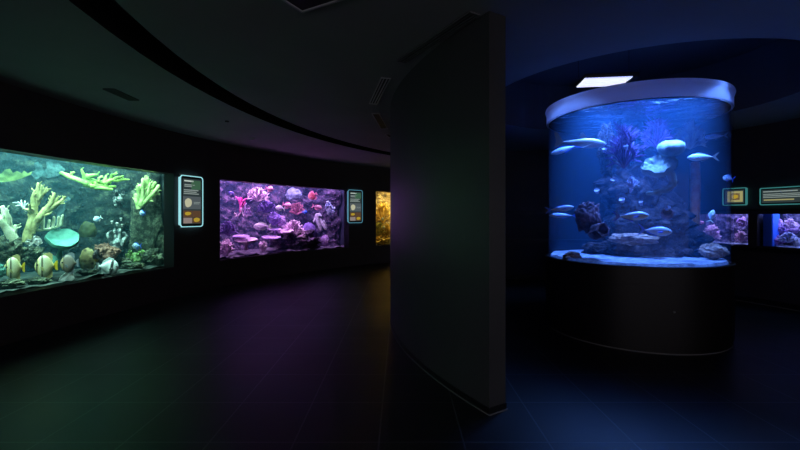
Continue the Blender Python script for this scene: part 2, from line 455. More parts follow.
# ------------------------------------------------------------------ reef life builders
def coral_tubes(name, label, cat, at, tubes, m, flat=.6, nubs=0, jit=1.0, seg=8):
    """tubes: list of (pixel polyline, r0 px, r1 px)"""
    cx, cy_, wh = at; p, a, sx, sz = fr(cx, cy_, wh)
    bm = bmesh.new(); rnd = random.Random(int(cx*13+cy_*7))
    for pts, r0, r1 in tubes:
        y0 = rnd.uniform(-1, 1)*jit*sz; y1 = rnd.uniform(-3, 3)*jit*sz; n = len(pts)-1
        P = [((x-cx)*sx, y0+(y1-y0)*i/n, (cy_-y)*sz) for i, (x, y) in enumerate(pts)]
        s = (sx+sz)/2
        tube(bm, P, [r0*s*1.12, r1*s*1.05], seg, flat)
        for _ in range(nubs):
            u = rnd.uniform(.45, 1); k = min(int(u*(len(P)-1)), len(P)-2); A_, B_ = Vector(P[k]), Vector(P[k+1]); q = A_.lerp(B_, u*(len(P)-1)-k)
            dd = (B_-A_).normalized(); sd = Vector((dd.z, rnd.uniform(-.8, .2), -dd.x))*rnd.choice((-1, 1)); rr_ = (r0+(r1-r0)*u)*s
            tube(bm, [q, q+(dd*.75+sd*.6)*max(rr_, 1.6*s)*rnd.uniform(2.0, 3.4)], [rr_*.5, max(rr_*.2, .5*s)], 6, .8)
    bmesh.ops.subdivide_edges(bm, edges=bm.edges, cuts=1, use_grid_fill=True)
    for v in bm.verts: v.co += noise.noise_vector(v.co/(3.2*sz))*.55*sz+noise.noise_vector(v.co/(1.2*sz))*.3*sz
    return tag(link(name, bm, m, loc=p, rz=a), label, cat)
def coral_sheet(name, label, cat, at, outline, m, thick=1.2, wav=2.0, freq=3.0, dome=0.0, seed=1):
    cx, cy_, wh = at; p, a, sx, sz = fr(cx, cy_, wh)
    bm = bmesh.new()
    sheet(bm, [((x-cx)*sx, (cy_-y)*sz) for x, y in outline], thick*sz, wav*sz, freq, seed, dome=dome*sz)
    return tag(link(name, bm, m, loc=p, rz=a), label, cat)
def bush(name, label, cat, px, py, wh, w_, h_, m, n=14, r=.9, seed=1, levels=2, up=1.0, flat=1.0):
    """branching bush rooted at its bottom centre"""
    p, a, sx, sz = fr(px, py+h_/2, wh); rnd = random.Random(seed); bm = bmesh.new()
    n = int(n*1.8); r *= .72; levels += 2
    for i in range(n):
        th = PI*(i+.5)/n*.9+PI*.05+rnd.uniform(-.1, .1); L = rnd.uniform(.75, 1.0)
        e = Vector((math.cos(th)*w_/2*sx*L, rnd.uniform(-.35, .35)*w_*sx, max(.12, math.sin(th))*h_*sz*L*up))
        mid = e*.5+Vector((rnd.uniform(-.08, .08)*w_*sx, rnd.uniform(-.08, .08)*w_*sx, .05*h_*sz))
        tube(bm, [(0, 0, 0), mid, e], [r*1.5*sz, r*sz], 6, flat)
        for k in range(levels):
            q = mid.lerp(e, rnd.uniform(.2, .8)); dd = (e-mid).normalized()
            s_ = Vector((dd.z, rnd.uniform(-.6, .6), -dd.x))*(1 if k % 2 else -1)
            tube(bm, [q, q+(dd*.8+s_*.7)*rnd.uniform(.14, .26)*h_*sz], [r*sz, r*.6*sz], 5, flat)
    return tag(link(name, bm, m, loc=p, rz=a), label, cat)
def dome(name, label, cat, px, py, wh, w_, h_, m, amp=.12, freq=3.0, seed=1, ridge=False, d=.8, sub=4, flatz=-.55):
    p, a, sx, sz = fr(px, py+h_*.27, wh); bm = bmesh.new()
    blob(bm, (0, 0, h_*.1*sz), (w_/2*sx, w_/2*d*sx, h_/1.5*sz), sub, amp, freq, seed, ridge=ridge, flatz=flatz)
    return tag(link(name, bm, m, loc=p, rz=a), label, cat)
def rock(name, label, px, py, wh, w_, h_, m, seed, amp=.45, freq=1.3, d=.8, cat='rock'):
    p, a, sx, sz = fr(px, py, wh); bm = bmesh.new()
    blob(bm, (0, 0, 0), (w_/2*sx, w_/2*d*sx, h_/2*sz), 5, amp, freq, seed)
    for v in bm.verts: v.co *= 1+.22*(abs(noise.noise(v.co.normalized()*4+Vector((seed, 0, 0))))-.2)+.10*abs(noise.noise(v.co.normalized()*11))
    return tag(link(name, bm, m, loc=p, rz=a), label, cat)
def plate(name, label, cat, px, py, wh, w_, h_, m, wob=.06, tilt=0.0, roll=0.0, cup=.25, lobes=6, stem=True, foot=None):
    """shelf coral: a thick wavy disc on a short stem; h_ is its seen height"""
    p, a, sx, sz = fr(px, py, wh); bm = bmesh.new(); R = w_/2*sx; t = max(.18*h_*sz, .015)
    prof = [(0, 0), (R*.3, -t*.1), (R*.7, cup*R*.35), (R*.95, cup*R*.8), (R, cup*R*.9+t*.4), (R*.95, cup*R*.9+t), (R*.7, cup*R*.4+t), (R*.3, t), (0, t*.9)]
    vv = lathe(bm, prof, 48, 0, wob, lobes, px)
    for v in bm.verts: v.co.z += .25*t*noise.noise(v.co*14)
    if stem: lathe(bm, [(0, -h_*1.0*sz), (R*.22, -h_*.95*sz), (R*.12, -h_*.4*sz), (R*.3, t*.2), (0, t*.3)], 16)
    bmesh.ops.rotate(bm, verts=bm.verts, cent=(0, 0, 0), matrix=Matrix.Rotation(tilt, 3, 'X') @ Matrix.Rotation(roll, 3, 'Y'))
    return tag(link(name, bm, m, loc=p, rz=a), label, cat)
def cups(name, label, cat, px, py, wh, w_, h_, m, n=12, r=1.6, seed=1):
    """cluster of short open tubes"""
    p, a, sx, sz = fr(px, py, wh); rnd = random.Random(seed); bm = bmesh.new()
    blob(bm, (0, 0, -.1*h_*sz), (w_*.42*sx, w_*.25*sx, h_*.42*sz), 3, .3, 2, seed)
    for i in range(n):
        x = rnd.uniform(-.5, .5)*w_*sx; z = rnd.uniform(-.5, .5)*h_*sz; y = -rnd.uniform(.1, .3)*w_*sx
        R = r*sz*rnd.uniform(.7, 1.1); b2 = bmesh.new()
        lathe(b2, [(R*.6, -R*2.4), (R*.8, -R*.6), (R, R*.4), (R*.85, R*.55), (R*.6, R*.2), (R*.35, -R*.5), (0, -R*.6)], 10)
        T = Matrix.Translation((x, y, z)) @ Matrix.Rotation(rnd.uniform(.2, 1.2), 4, 'X') @ Matrix.Rotation(rnd.uniform(-.5, .5), 4, 'Y')
        bmesh.ops.transform(b2, matrix=T, verts=b2.verts)
        tmp = bpy.data.meshes.new('t'); b2.to_mesh(tmp); b2.free(); bm.from_mesh(tmp); bpy.data.meshes.remove(tmp)
    return tag(link(name, bm, m, loc=p, rz=a), label, cat)

def fish(name, label, px, py, wh, L, H, mats, kind='oval', face='R', tilt=0.0, yaw=0.0, group=None):
    """one continuous body with its fins; mats = [skin, fin, eye]; L, H in photo pixels (without tail)"""
    p, a, sx, sz = fr(px, py, wh); l = L*sx; h = H*sz/2; bm = bmesh.new()
    prof = {'disc': [(-.5, .12), (-.44, .2), (-.34, .55), (-.18, .88), (0, 1), (.16, .95), (.3, .74), (.4, .48), (.47, .24), (.5, .06)],
            'oval': [(-.5, .10), (-.42, .16), (-.28, .48), (-.08, .84), (.1, 1), (.26, .92), (.38, .66), (.46, .36), (.5, .08)],
            'long': [(-.5, .10), (-.4, .22), (-.2, .66), (0, .95), (.15, 1), (.3, .84), (.42, .52), (.48, .25), (.5, .06)],
            'shark': [(-.5, .10), (-.35, .30), (-.15, .68), (.05, .97), (.2, 1), (.35, .75), (.45, .42), (.5, .08)]}[kind]
    thin = {'disc': .22, 'oval': .36, 'long': .55, 'shark': .8}[kind]
    seg = 16; rings = []
    for x, k in prof:
        tt = h*thin*math.sqrt(k) if kind in ('disc', 'oval') else h*thin*k
        rings.append([bm.verts.new((x*l, tt*math.cos(2*PI*q/seg), h*k*math.sin(2*PI*q/seg))) for q in range(seg)])
    for A, B in zip(rings[:-1], rings[1:]):
        for q in range(seg): bm.faces.new((A[q], A[(q+1) % seg], B[(q+1) % seg], B[q]))
    bm.faces.new(rings[0]); bm.faces.new(rings[-1])
    tm = 3 if len(mats) > 3 else 1
    def fin(pts, th=.012, y=0.0, mi=1):
        f = [bm.verts.new((x*l, y-th*l, z*h)) for x, z in pts]; b = [bm.verts.new((x*l, y+th*l, z*h)) for x, z in pts]
        bm.faces.new(f).material_index = mi; bm.faces.new(b[::-1]).material_index = mi
        for i in range(len(pts)): bm.faces.new((f[i], b[i], b[(i+1) % len(pts)], f[(i+1) % len(pts)])).material_index = mi
    if kind == 'disc':
        fin([(-.47, .1), (-.58, .42), (-.68, .46), (-.66, 0), (-.68, -.46), (-.58, -.42), (-.47, -.1)], mi=tm)
        fin([(.2, .82), (.0, 1.12), (-.25, 1.22), (-.4, 1.05), (-.42, .6), (-.36, .3), (-.1, .8)])
        fin([(.12, -.85), (-.05, -1.12), (-.25, -1.2), (-.4, -1.0), (-.42, -.6), (-.36, -.3), (-.1, -.8)])
    elif kind == 'oval':
        fin([(-.46, .1), (-.62, .75), (-.72, .85), (-.62, .1), (-.62, -.1), (-.72, -.85), (-.62, -.75), (-.46, -.1)])
        fin([(.24, .86), (.15, 1.2), (-.1, 1.28), (-.36, .72), (-.4, .2), (-.1, .7)])
        fin([(.02, -.85), (-.08, -1.22), (-.3, -.9), (-.38, -.25), (-.12, -.7)])
    elif kind == 'long':
        fin([(-.46, .12), (-.64, 1.0), (-.74, 1.2), (-.60, .1), (-.60, -.1), (-.74, -1.2), (-.64, -1.0), (-.46, -.12)])
        fin([(.2, .9), (.12, 1.35), (-.05, 1.2), (-.36, .5), (-.4, .2), (-.1, .7)])
        fin([(.0, -.85), (-.06, -1.3), (-.18, -1.0), (-.4, -.4), (-.4, -.2), (-.1, -.75)])
    else:
        fin([(-.44, .15), (-.6, 1.9), (-.68, 2.0), (-.6, .1), (-.64, -1.0), (-.58, -1.0), (-.44, -.2)])
        fin([(.1, .9), (-.03, 2.1), (-.08, 2.0), (-.1, .7)])
    for s in (-1, 1):      # side fins
        y = s*h*thin*.85
        q = [bm.verts.new((x*l, y+s*dy*h, z*h)) for x, z, dy in ((.22, -.05, 0), (.05, -.1 if kind != 'shark' else -.9, .5), (-.02, -.4 if kind != 'shark' else -1.2, .6), (.14, -.35, .05))]
        q2 = [bm.verts.new(v.co+Vector((0, -s*.012*l, .004*l))) for v in q]
        bm.faces.new(q).material_index = 1; bm.faces.new(q2[::-1]).material_index = 1
        for i in range(4): bm.faces.new((q[i], q2[i], q2[(i+1) % 4], q[(i+1) % 4])).material_index = 1
        r = bmesh.ops.create_icosphere(bm, subdivisions=2, radius=max(.09*h, .006) if kind != 'long' else .16*h)
        ex = .36; 
        k = [kk for x, kk in prof if x >= ex][0]
        yy = h*thin*(math.sqrt(k) if kind in ('disc', 'oval') else k)*.85
        for v in r['verts']: v.co += Vector((ex*l, s*yy, .15*h))
        for f in {f for v in r['verts'] for f in v.link_faces}: f.material_index = 2
    rot = Matrix.Rotation(yaw+(0 if face == 'R' else PI), 3, 'Z') @ Matrix.Rotation(-tilt, 3, 'Y')
    o = link(name, bm, mats, loc=p); o.rotation_euler = (Matrix.Rotation(a, 3, 'Z') @ rot).to_euler()
    return tag(o, label, 'fish', group)

# organic materials
R_ = lambda n, c, c2=None, sc=9, rough=.75, bump=.35, **k: mat(n, srgb(*c), rough, srgb(*c2) if c2 else None, sc, bump, spec=.3, **k)
def mat_reef(name, dark, mid, pale, fleck, sc=2.2):
    m = bpy.data.materials.new(name); m.use_nodes = True; nt = m.node_tree; b = nt.nodes['Principled BSDF']; b.inputs['Roughness'].default_value = .85
    b.inputs['Specular IOR Level'].default_value = .2
    tc = nt.nodes.new('ShaderNodeTexCoord')
    def nz(s, d): 
        n = nt.nodes.new('ShaderNodeTexNoise'); n.inputs['Scale'].default_value = s; n.inputs['Detail'].default_value = d; n.inputs['Roughness'].default_value = .65
        nt.links.new(tc.outputs['Object'], n.inputs['Vector']); return n
    n1 = nz(sc*2.5, 8); r = nt.nodes.new('ShaderNodeValToRGB'); e = r.color_ramp.elements
    e[0].position = .36; e[0].color = (*srgb(*dark), 1); e[1].position = .66; e[1].color = (*srgb(*pale), 1)
    x = e.new(.52); x.color = (*srgb(*mid), 1)
    nt.links.new(n1.outputs['Fac'], r.inputs[0])
    v = nt.nodes.new('ShaderNodeTexVoronoi'); v.inputs['Scale'].default_value = sc*6; nt.links.new(tc.outputs['Object'], v.inputs['Vector'])
    n2 = nz(sc*1.3, 3); th = nt.nodes.new('ShaderNodeMath'); th.operation = 'MULTIPLY'; nt.links.new(n2.outputs['Fac'], th.inputs[0]); th.inputs[1].default_value = .42
    lt = nt.nodes.new('ShaderNodeMath'); lt.operation = 'LESS_THAN'; nt.links.new(v.outputs['Distance'], lt.inputs[0]); nt.links.new(th.outputs[0], lt.inputs[1])
    mx = nt.nodes.new('ShaderNodeMix'); mx.data_type = 'RGBA'; nt.links.new(lt.outputs[0], mx.inputs[0]); nt.links.new(r.outputs[0], mx.inputs[6]); mx.inputs[7].default_value = (*srgb(*fleck), 1)
    nt.links.new(mx.outputs[2], b.inputs['Base Color'])
    n3 = nz(sc*9, 6); bp = nt.nodes.new('ShaderNodeBump'); bp.inputs['Strength'].default_value = 1; bp.inputs['Distance'].default_value = .06
    nt.links.new(n3.outputs['Fac'], bp.inputs['Height']); nt.links.new(bp.outputs[0], b.inputs['Normal'])
    return m
M['reef_g'] = mat_reef('mossy_rock', (12, 18, 20), (30, 40, 38), (78, 90, 72), (60, 72, 62))
M['reef_gl'] = mat_reef('encrusted_rock', (46, 56, 48), (84, 96, 80), (140, 150, 120), (120, 140, 112), 4)
M['reef_p'] = mat_reef('purple_rock', (34, 28, 46), (70, 54, 84), (140, 108, 146), (118, 84, 124))
M['reef_y'] = mat_reef('tan_rock', (70, 60, 42), (140, 120, 80), (200, 180, 120), (190, 170, 90))
M['reef_b'] = mat_reef('blue_rock', (36, 34, 60), (84, 78, 120), (150, 140, 170), (170, 130, 160), 6)
M['rock_d'] = mat_reef('dark_rock', (14, 13, 20), (34, 29, 38), (80, 68, 76), (70, 56, 68), 4)
M['rock_br'] = R_('brown_rock', (110, 84, 78), (176, 148, 138), 9, bump=.6)
M['gravel'] = R_('crushed_coral_gravel', (18, 25, 25), (60, 72, 66), 7, bump=.6)
M['gravel_p'] = R_('lilac_gravel', (60, 50, 72), (126, 108, 138), 9, bump=.6)
M['sand'] = R_('pale_sand', (112, 118, 142), (156, 164, 188), 18, bump=.3)
M['yel'] = R_('yellow_cream_coral', (104, 104, 62), (206, 206, 140), 8)
M['cream'] = R_('cream_green_coral', (160, 175, 140), (225, 232, 200), 8)
M['green'] = R_('bright_green_coral', (96, 150, 70), (176, 214, 110), 7)
M['lime'] = R_('lime_fan_coral', (140, 176, 100), (206, 226, 150), 9)
M['tgreen'] = R_('dull_green_table', (60, 84, 46), (112, 136, 76), 7)
M['teal'] = R_('teal_plate_coral', (62, 122, 110), (96, 156, 140), 5, bump=.2)
M['dteal'] = R_('dull_teal_leather', (26, 46, 52), (66, 98, 100), 10, bump=.8)
M['olive'] = R_('olive_coral', (48, 58, 34), (74, 86, 48), 8)
M['brain'] = R_('tan_brain_coral', (60, 52, 36), (150, 138, 92), 14, tex='voronoi', lo=.1, hi=.5)
M['rust'] = R_('rusty_sponge', (96, 66, 54), (156, 116, 96), 9)
M['whitec'] = R_('white_coral', (190, 200, 195), (245, 248, 245), 12)
M['cupw'] = R_('grey_cup_coral', (70, 80, 84), (205, 220, 215), 12, lo=.45, hi=.6)
M['anem'] = R_('green_button_polyps', (60, 80, 62), (160, 200, 130), 20, tex='voronoi', lo=.15, hi=.35)
M['pink'] = R_('hot_pink_coral', (250, 50, 170), (255, 120, 205), 8)
M['haze'] = R_('hazed_blue_leather', (90, 96, 130), (130, 136, 170), 10)  # base colour dimmed to imitate water haze in front of the coral
M['palepink'] = R_('pale_pink_coral', (205, 160, 200), (245, 215, 240), 14)
M['lilac'] = R_('lilac_coral', (140, 100, 170), (200, 165, 220), 12)
M['violet'] = R_('violet_coral', (92, 66, 140), (140, 108, 190), 10)
M['bluew'] = R_('bluish_white_coral', (140, 150, 200), (210, 215, 240), 10)
M['mauve'] = R_('mauve_tube_coral', (170, 160, 190), (225, 215, 235), 10)
M['rose'] = R_('rose_coral', (140, 66, 96), (180, 110, 140), 10)
M['gold'] = R_('golden_coral', (190, 150, 40), (250, 220, 110), 10)
M['goldg'] = R_('olive_gold_coral', (120, 120, 40), (200, 190, 80), 10)
M['paleb'] = R_('pale_mushroom_coral', (96, 114, 112), (136, 152, 150), 8)
M['purplefan'] = R_('dark_purple_fan', (74, 50, 110), (112, 80, 150), 12)
M['tanfan'] = R_('tan_fan', (150, 120, 120), (200, 170, 160), 12)
M['orange'] = R_('orange_refraction', (235, 130, 90), (250, 170, 130), 10)
M['mar'] = R_('maroon_sponge', (60, 46, 66), (130, 100, 118), 7, bump=1)
# fish skins
eye = mat('fish_eye', (.01, .01, .012), .15)
pyf = mat('pale_yellow_fin', srgb(205, 195, 130), .45)
ylw = mat('yellow_fin', srgb(235, 205, 50), .4)
blk = mat('black_fin', srgb(40, 38, 40), .5)
wht = mat('white_fin', srgb(225, 232, 230), .4)
grf = mat('grey_fin', srgb(140, 150, 160), .4)
blf = mat('blue_fin', srgb(60, 110, 220), .4)
lif = mat('lilac_fin', srgb(200, 160, 215), .4)
pkf = mat('pink_fin', srgb(235, 130, 175), .4)
Yb = srgb(235, 225, 150); Wb = srgb(225, 225, 190); Kb = srgb(38, 36, 34)
Kb2 = srgb(90, 84, 60)
batskin = mat_stripes('batfish_skin', [(0, srgb(240, 200, 40)), (.16, srgb(240, 200, 40)), (.20, Yb), (.62, Wb), (.66, Kb2), (.70, Kb2), (.73, Wb), (.85, Yb), (.885, Kb), (.915, Kb), (.935, Yb)])
darkskin = mat_stripes('dusky_skin', [(0, srgb(150, 140, 116)), (.4, srgb(150, 142, 132)), (.75, srgb(136, 126, 116)), (.8, srgb(80, 74, 66)), (.86, srgb(170, 156, 116)), (1, srgb(140, 130, 104))])
blackskin = mat_stripes('black_yellow_skin', [(0, srgb(200, 160, 50)), (.2, srgb(190, 150, 50)), (.35, srgb(44, 42, 44)), (1, srgb(52, 50, 50))], axis='Z')
whiteskin = mat_stripes('white_skin', [(0, srgb(230, 235, 230)), (.62, srgb(236, 240, 236)), (.66, srgb(46, 44, 48)), (.74, srgb(46, 44, 48)), (.78, srgb(236, 240, 236)), (1, srgb(220, 225, 225))])
bluesk = mat_stripes('powder_blue_skin', [(0, srgb(120, 170, 235)), (.5, srgb(170, 210, 245)), (1, srgb(215, 230, 240))])
jack = mat_stripes('silver_blue_skin', [(0, srgb(235, 240, 245)), (.45, srgb(215, 228, 242)), (.6, srgb(170, 195, 230)), (1, srgb(150, 180, 225))], axis='Z', rough=.3)
sharksk = mat_stripes('grey_shark_skin', [(0, srgb(205, 210, 215)), (.35, srgb(180, 186, 192)), (.5, srgb(110, 116, 124)), (1, srgb(96, 102, 112))], axis='Z', rough=.4)
lilacsk = mat_stripes('lilac_skin', [(0, srgb(190, 150, 210)), (.5, srgb(215, 190, 230)), (1, srgb(235, 225, 240))])
pinksk = mat_stripes('pink_skin', [(0, srgb(240, 170, 200)), (.35, srgb(150, 90, 130)), (.7, srgb(235, 160, 200)), (1, srgb(245, 220, 235))], axis='Z')
redsk = mat_stripes('red_skin', [(0, srgb(205, 110, 130)), (.5, srgb(176, 66, 92)), (1, srgb(215, 130, 145))])
purpsk = mat_stripes('purple_skin', [(0, srgb(150, 120, 220)), (1, srgb(120, 100, 210))])
royal = mat_stripes('royal_blue_skin', [(0, srgb(50, 90, 230)), (1, srgb(60, 120, 250))])

shell_g = mat('dark_teal_backdrop', srgb(24, 42, 44), .8)
shell_p = mat('dark_indigo_backdrop', srgb(40, 38, 66), .8)
shell_y = mat('tan_backdrop', srgb(150, 120, 70), .8)
shell_b = mat('indigo_backdrop', srgb(24, 28, 60), .8)
W1 = mat_water('green_tank_water', (.22, .66, .86), .05, (.35, .9, .92), .10)
W2 = mat_water('violet_tank_water', (.28, .42, 1), .055, (.8, .7, 1), .06)
W3 = mat_water('golden_tank_water', (1, .9, .6), .03, (1, .9, .6), .04)
W4 = mat_water('blue_tank_water', (.5, .6, 1), .05, (.6, .7, 1), .05)
W5 = mat_water('round_tank_water', (.25, .5, 1), .12, (.35, .6, 1), .10)

# ------------------------------------------------------------------ the three gallery tanks
ZT = 3.5
wall_tank('long green-lit reef aquarium set in the dark curved wall at left', C, *T1, RG, RB, Z0, Z1, ZT, shell_g, W1,
          [(.10, 12.88, .4, .9, 90, (.58, 1, .88)), (.32, 12.88, .4, .9, 122, (.56, 1, .90)), (.56, 12.88, .4, .9, 122, (.56, 1, .90)), (.8, 12.88, .4, .9, 120, (.62, 1, .88))])
wall_tank('violet-lit reef aquarium set in the dark curved wall between two upright glowing signs', C, *T2, RG, RB, Z0, Z1, ZT, shell_p, W2,
          [(.15, 12.88, .4, .9, 78, (.66, .48, 1)), (.5, 12.88, .4, .9, 118, (.80, .52, 1)), (.85, 12.88, .4, .9, 104, (.86, .52, 1))])
wall_tank('golden-lit reef aquarium half hidden behind the dark curved partition', C, *T3, RG, RB, Z0, Z1, ZT, shell_y, W3,
          [(.75, 12.88, .4, .9, 110, (1, .82, .40)), (.3, 12.88, .4, .9, 80, (1, .82, .40))])

# --- green tank: rock face, gravel, corals
a0, a1 = T1
reef_wall('reef_rock_face', 'mossy rock face filling the back and right end of the green-lit aquarium', C, a0-.02, a1+.02, RB-.02, Z0-.02, ZT-.05, .42, M['reef_g'], 1,
          endf=lambda u, v: 1.0*max(0, 1-u/.13)**.8)
gravel('gravel_bed', 'pale crushed coral gravel on the floor of the green-lit aquarium', C, a0-.02, a1+.02, RG+.05, RB-.05, Z0-.02, M['gravel'], 1)
L = lambda r: ('L', r)
coral_tubes('elkhorn_coral', 'big yellow-cream branching coral with antler tips in the middle left of the green-lit aquarium', 'coral', (38, 232, L(13.1)),
    [([(27, 242), (30, 226), (34, 212)], 4.4, 3.4), ([(38, 198), (41, 190), (41, 185)], 1.8, .7), ([(43, 213), (50, 208), (53, 199)], 2.2, .8), ([(52, 207), (60, 203), (66, 196)], 2.2, 1.0), ([(34, 208), (38, 203), (40, 197)], 2.2, .9), ([(33, 214), (35, 203), (37.5, 192), (38, 183)], 3.6, .9), ([(36, 200), (42, 192), (43, 187)], 2.6, 1.1), ([(38, 197), (45, 192), (47, 188)], 2.4, 1.0),
     ([(33, 206), (33, 198), (34.5, 191)], 2.4, 1.2), ([(30, 232), (38, 219), (46, 209)], 4.4, 2.8), ([(45, 211), (51, 203), (55, 193)], 3, 1.0), ([(46, 209), (55, 203), (59, 196)], 2.6, 1),
     ([(46, 211), (58, 204), (63, 200)], 3, 1.4), ([(33, 213), (30, 210)], 3.4, 3), ([(38, 219), (44, 213)], 3, 2.8)], M['yel'], .7, nubs=3)
coral_tubes('elkhorn_coral', 'cream-green branching coral at the far left edge of the green-lit aquarium', 'coral', (6, 232, L(13.0)),
    [([(16, 246), (10, 232), (2, 222), (-8, 216)], 5, 3), ([(8, 229), (4, 216), (3, 206)], 3.4, 1.4), ([(10, 231), (9, 218), (6, 209)], 3, 1.3), ([(2, 222), (-5, 210)], 3, 1.5),
     ([(12, 236), (16, 226)], 3, 2), ([(-2, 219), (-8, 224)], 2.5, 1.6)], M['cream'], .7, nubs=3)
coral_sheet('leather_coral', 'dull teal blunt-lobed leather coral behind the big yellow branching coral', 'coral', (62, 212, L(13.3)),
    [(52, 232), (56, 218), (60, 205), (64, 198), (68, 196), (71, 199), (67, 206), (64, 214), (62, 224), (58, 234)], M['dteal'], 3, 3)
coral_tubes('finger_coral', 'small grey-green comb of upright coral fingers under the big yellow branching coral', 'coral', (52, 226, L(13.05)),
    [([(37, 230), (50, 229), (61, 225)], 1.6, 1.2), ([(43, 229), (43, 222), (44, 217)], 1.6, 1.2), ([(48, 229), (49, 220)], 1.4, 1.1), ([(53, 228), (54, 217)], 1.6, 1.3), ([(58, 226), (59, 217)], 1.5, 1.2), ([(61, 225), (63, 215)], 1.3, 1.1)], M['cream'], .8)
coral_sheet('table_coral', 'green scalloped table coral high at the left edge of the green-lit aquarium', 'coral', (15, 176, L(13.4)),
    [(-8, 184), (-6, 176), (2, 174), (5, 170), (10, 169), (13, 173), (17, 171), (22, 173), (24, 170), (28, 173), (33, 170), (31, 174), (22, 178), (14, 181), (6, 182)], M['tgreen'], 2, 2.5)
coral_sheet('leaf_coral', 'blue-green twin-leaf coral high above the big yellow branching coral', 'coral', (44, 170, L(13.7)),
    [(30, 174), (36, 170), (34, 164), (38, 162), (42, 165), (44, 171), (47, 168), (46, 162), (51, 160), (54, 163), (58, 161), (62, 165), (66, 168), (62, 173), (56, 176), (48, 178), (42, 176), (36, 180)], M['dteal'], 2.5, 3)
coral_tubes('twig_coral', 'tiny pale twig coral on the dark rock left of the big yellow branching coral', 'coral', (22, 205, L(13.4)),
    [([(26, 211), (22, 206), (18, 202)], .9, .6), ([(24, 208), (25, 201)], .7, .6), ([(21, 205), (16, 206)], .7, .5), ([(22, 206), (21, 200)], .7, .5), ([(19, 203), (13, 203)], .6, .5), ([(24, 206), (28, 203)], .6, .5)], M['whitec'], .9)
coral_tubes('shelf_coral', 'bright green flat jagged shelf coral hanging near the top of the green-lit aquarium', 'coral', (97, 182, L(13.0)),
    [([(62, 174), (68, 177), (76, 180), (86, 184)], 1.6, 2.6), ([(70, 178), (74, 174)], 1.4, 1.2), ([(84, 184), (96, 188), (112, 189)], 3, 1.4), ([(86, 185), (92, 181), (100, 182), (110, 182)], 3, 2), ([(85, 182), (84, 176), (82, 171)], 2, 1),
     ([(86, 178), (92, 176), (97, 175)], 2.4, 1.4), ([(88, 184), (87, 175)], 2.2, 1.8), ([(98, 182), (99, 178), (102, 176)], 1.5, 1), ([(103, 183), (106, 178), (106, 175)], 2, 1), ([(106, 183), (112, 179), (118, 180), (130, 178)], 2.4, .8), ([(110, 180), (112, 174), (117, 173)], 1.7, 1),
     ([(114, 178), (122, 176), (124, 175)], 1.5, .8), ([(90, 187), (102, 186), (116, 186)], 2.4, 1.2), ([(94, 184), (104, 184)], 2.4, 2)], M['green'], .7, nubs=1, jit=1.6)
coral_tubes('fan_coral', 'lime fan coral on the rock at the right end of the green-lit aquarium', 'coral', (146, 192, L(12.95)),
    [([(139, 209), (137, 202), (136, 195)], 2, 2), ([(139, 208), (140, 196), (138, 187)], 2.2, 1.9), ([(140, 207), (143, 194), (143, 180)], 2.2, 1.6), ([(140, 206), (146, 192), (146, 177)], 2.2, 1.4), ([(141, 206), (148, 193), (150, 183)], 2.2, 1.6),
     ([(141, 205), (150, 192), (155, 182)], 2.2, 1.7), ([(141, 206), (152, 195), (159, 186)], 2.2, 1.6), ([(141, 206), (150, 199), (157, 192)], 2.2, 1.6), ([(141, 206), (147, 202), (152, 198)], 2.2, 1.4), ([(143, 196), (141, 185)], 1.6, 1.4), ([(152, 192), (158, 189)], 1.5, 1.4), ([(148, 190), (148, 179)], 1.4, 1.1)], M['lime'], .7, nubs=2, jit=1.6)
plate('plate_coral', 'wide teal shell-shaped plate coral in the lower middle of the green-lit aquarium', 'coral', 62, 243, L(12.95), 35, 22, M['teal'], .04, .72, .12, .35, 3)
dome('mushroom_coral', 'pale teal dome coral right behind the middle yellow batfish', 'coral', 47, 262, L(12.95), 25, 16, M['teal'], .06, 2, 3)
dome('brain_coral', 'round tan brain coral beside the small black fish', 'coral', 88, 257, L(12.95), 17, 18, M['brain'], .10, 3, 5, True, flatz=-.9)
dome('dome_coral', 'olive dome coral under the powder blue fish', 'coral', 88, 229, L(13.3), 18, 15, M['olive'], .10, 2.4, 6)
cups('cup_coral', 'tall cluster of grey cup corals with white rims above the rusty sponge', 'coral', 118, 199, L(13.05), 12, 16, M['cupw'], 10, 1.5, 2)
coral_tubes('tube_anemone', 'dark tube anemone with a pale beaded rim above the white fish', 'anemone', (117, 240, L(12.95)),
    [([(112, 246), (110, 240), (108, 234), (111, 231)], 2.0, 1.6), ([(115, 246), (115, 238), (115, 230)], 2.0, 1.8), ([(119, 246), (119, 238), (119, 230)], 2.0, 1.8), ([(122, 246), (124, 240), (127, 236), (124, 233)], 2.0, 1.6), ([(117, 247), (117, 240)], 4, 3)], M['cupw'], .9)
bm_specs = [(117, 224, 1.5), (121, 219, 1.3), (112, 222, 1.2), (122, 225, 1.1)]
for (x, y, r), lb in zip(bm_specs, ('largest pale round polyp above the beaded tube anemone', 'topmost pale round polyp above the beaded tube anemone', 'leftmost pale round polyp above the beaded tube anemone', 'small pale round polyp right of the largest one above the tube anemone')):
    p, a, sx, sz = fr(x, y, L(12.98)); bm = bmesh.new()
    lathe(bm, [(0, -r*1.4*sz), (r*.5*sz, -r*1.3*sz), (r*.6*sz, 0), (r*sz, r*.3*sz), (r*1.05*sz, r*.7*sz), (r*.6*sz, r*1.0*sz), (0, r*.8*sz)], 14)
    tag(link('polyp', bm, M['whitec'], loc=p, rz=a), lb, 'polyp', 'round polyps above the tube anemone')
rock('sponge_rock', 'rusty brown encrusted rock behind the white fish', 106, 252, L(13.05), 24, 17, M['rust'], 8, .4, 1.6, cat='rock')
cups('button_polyps', 'green dotted button polyps in the lower right of the green-lit aquarium', 'coral', 135, 257, L(12.9), 17, 14, M['anem'], 16, 1.4, 5)
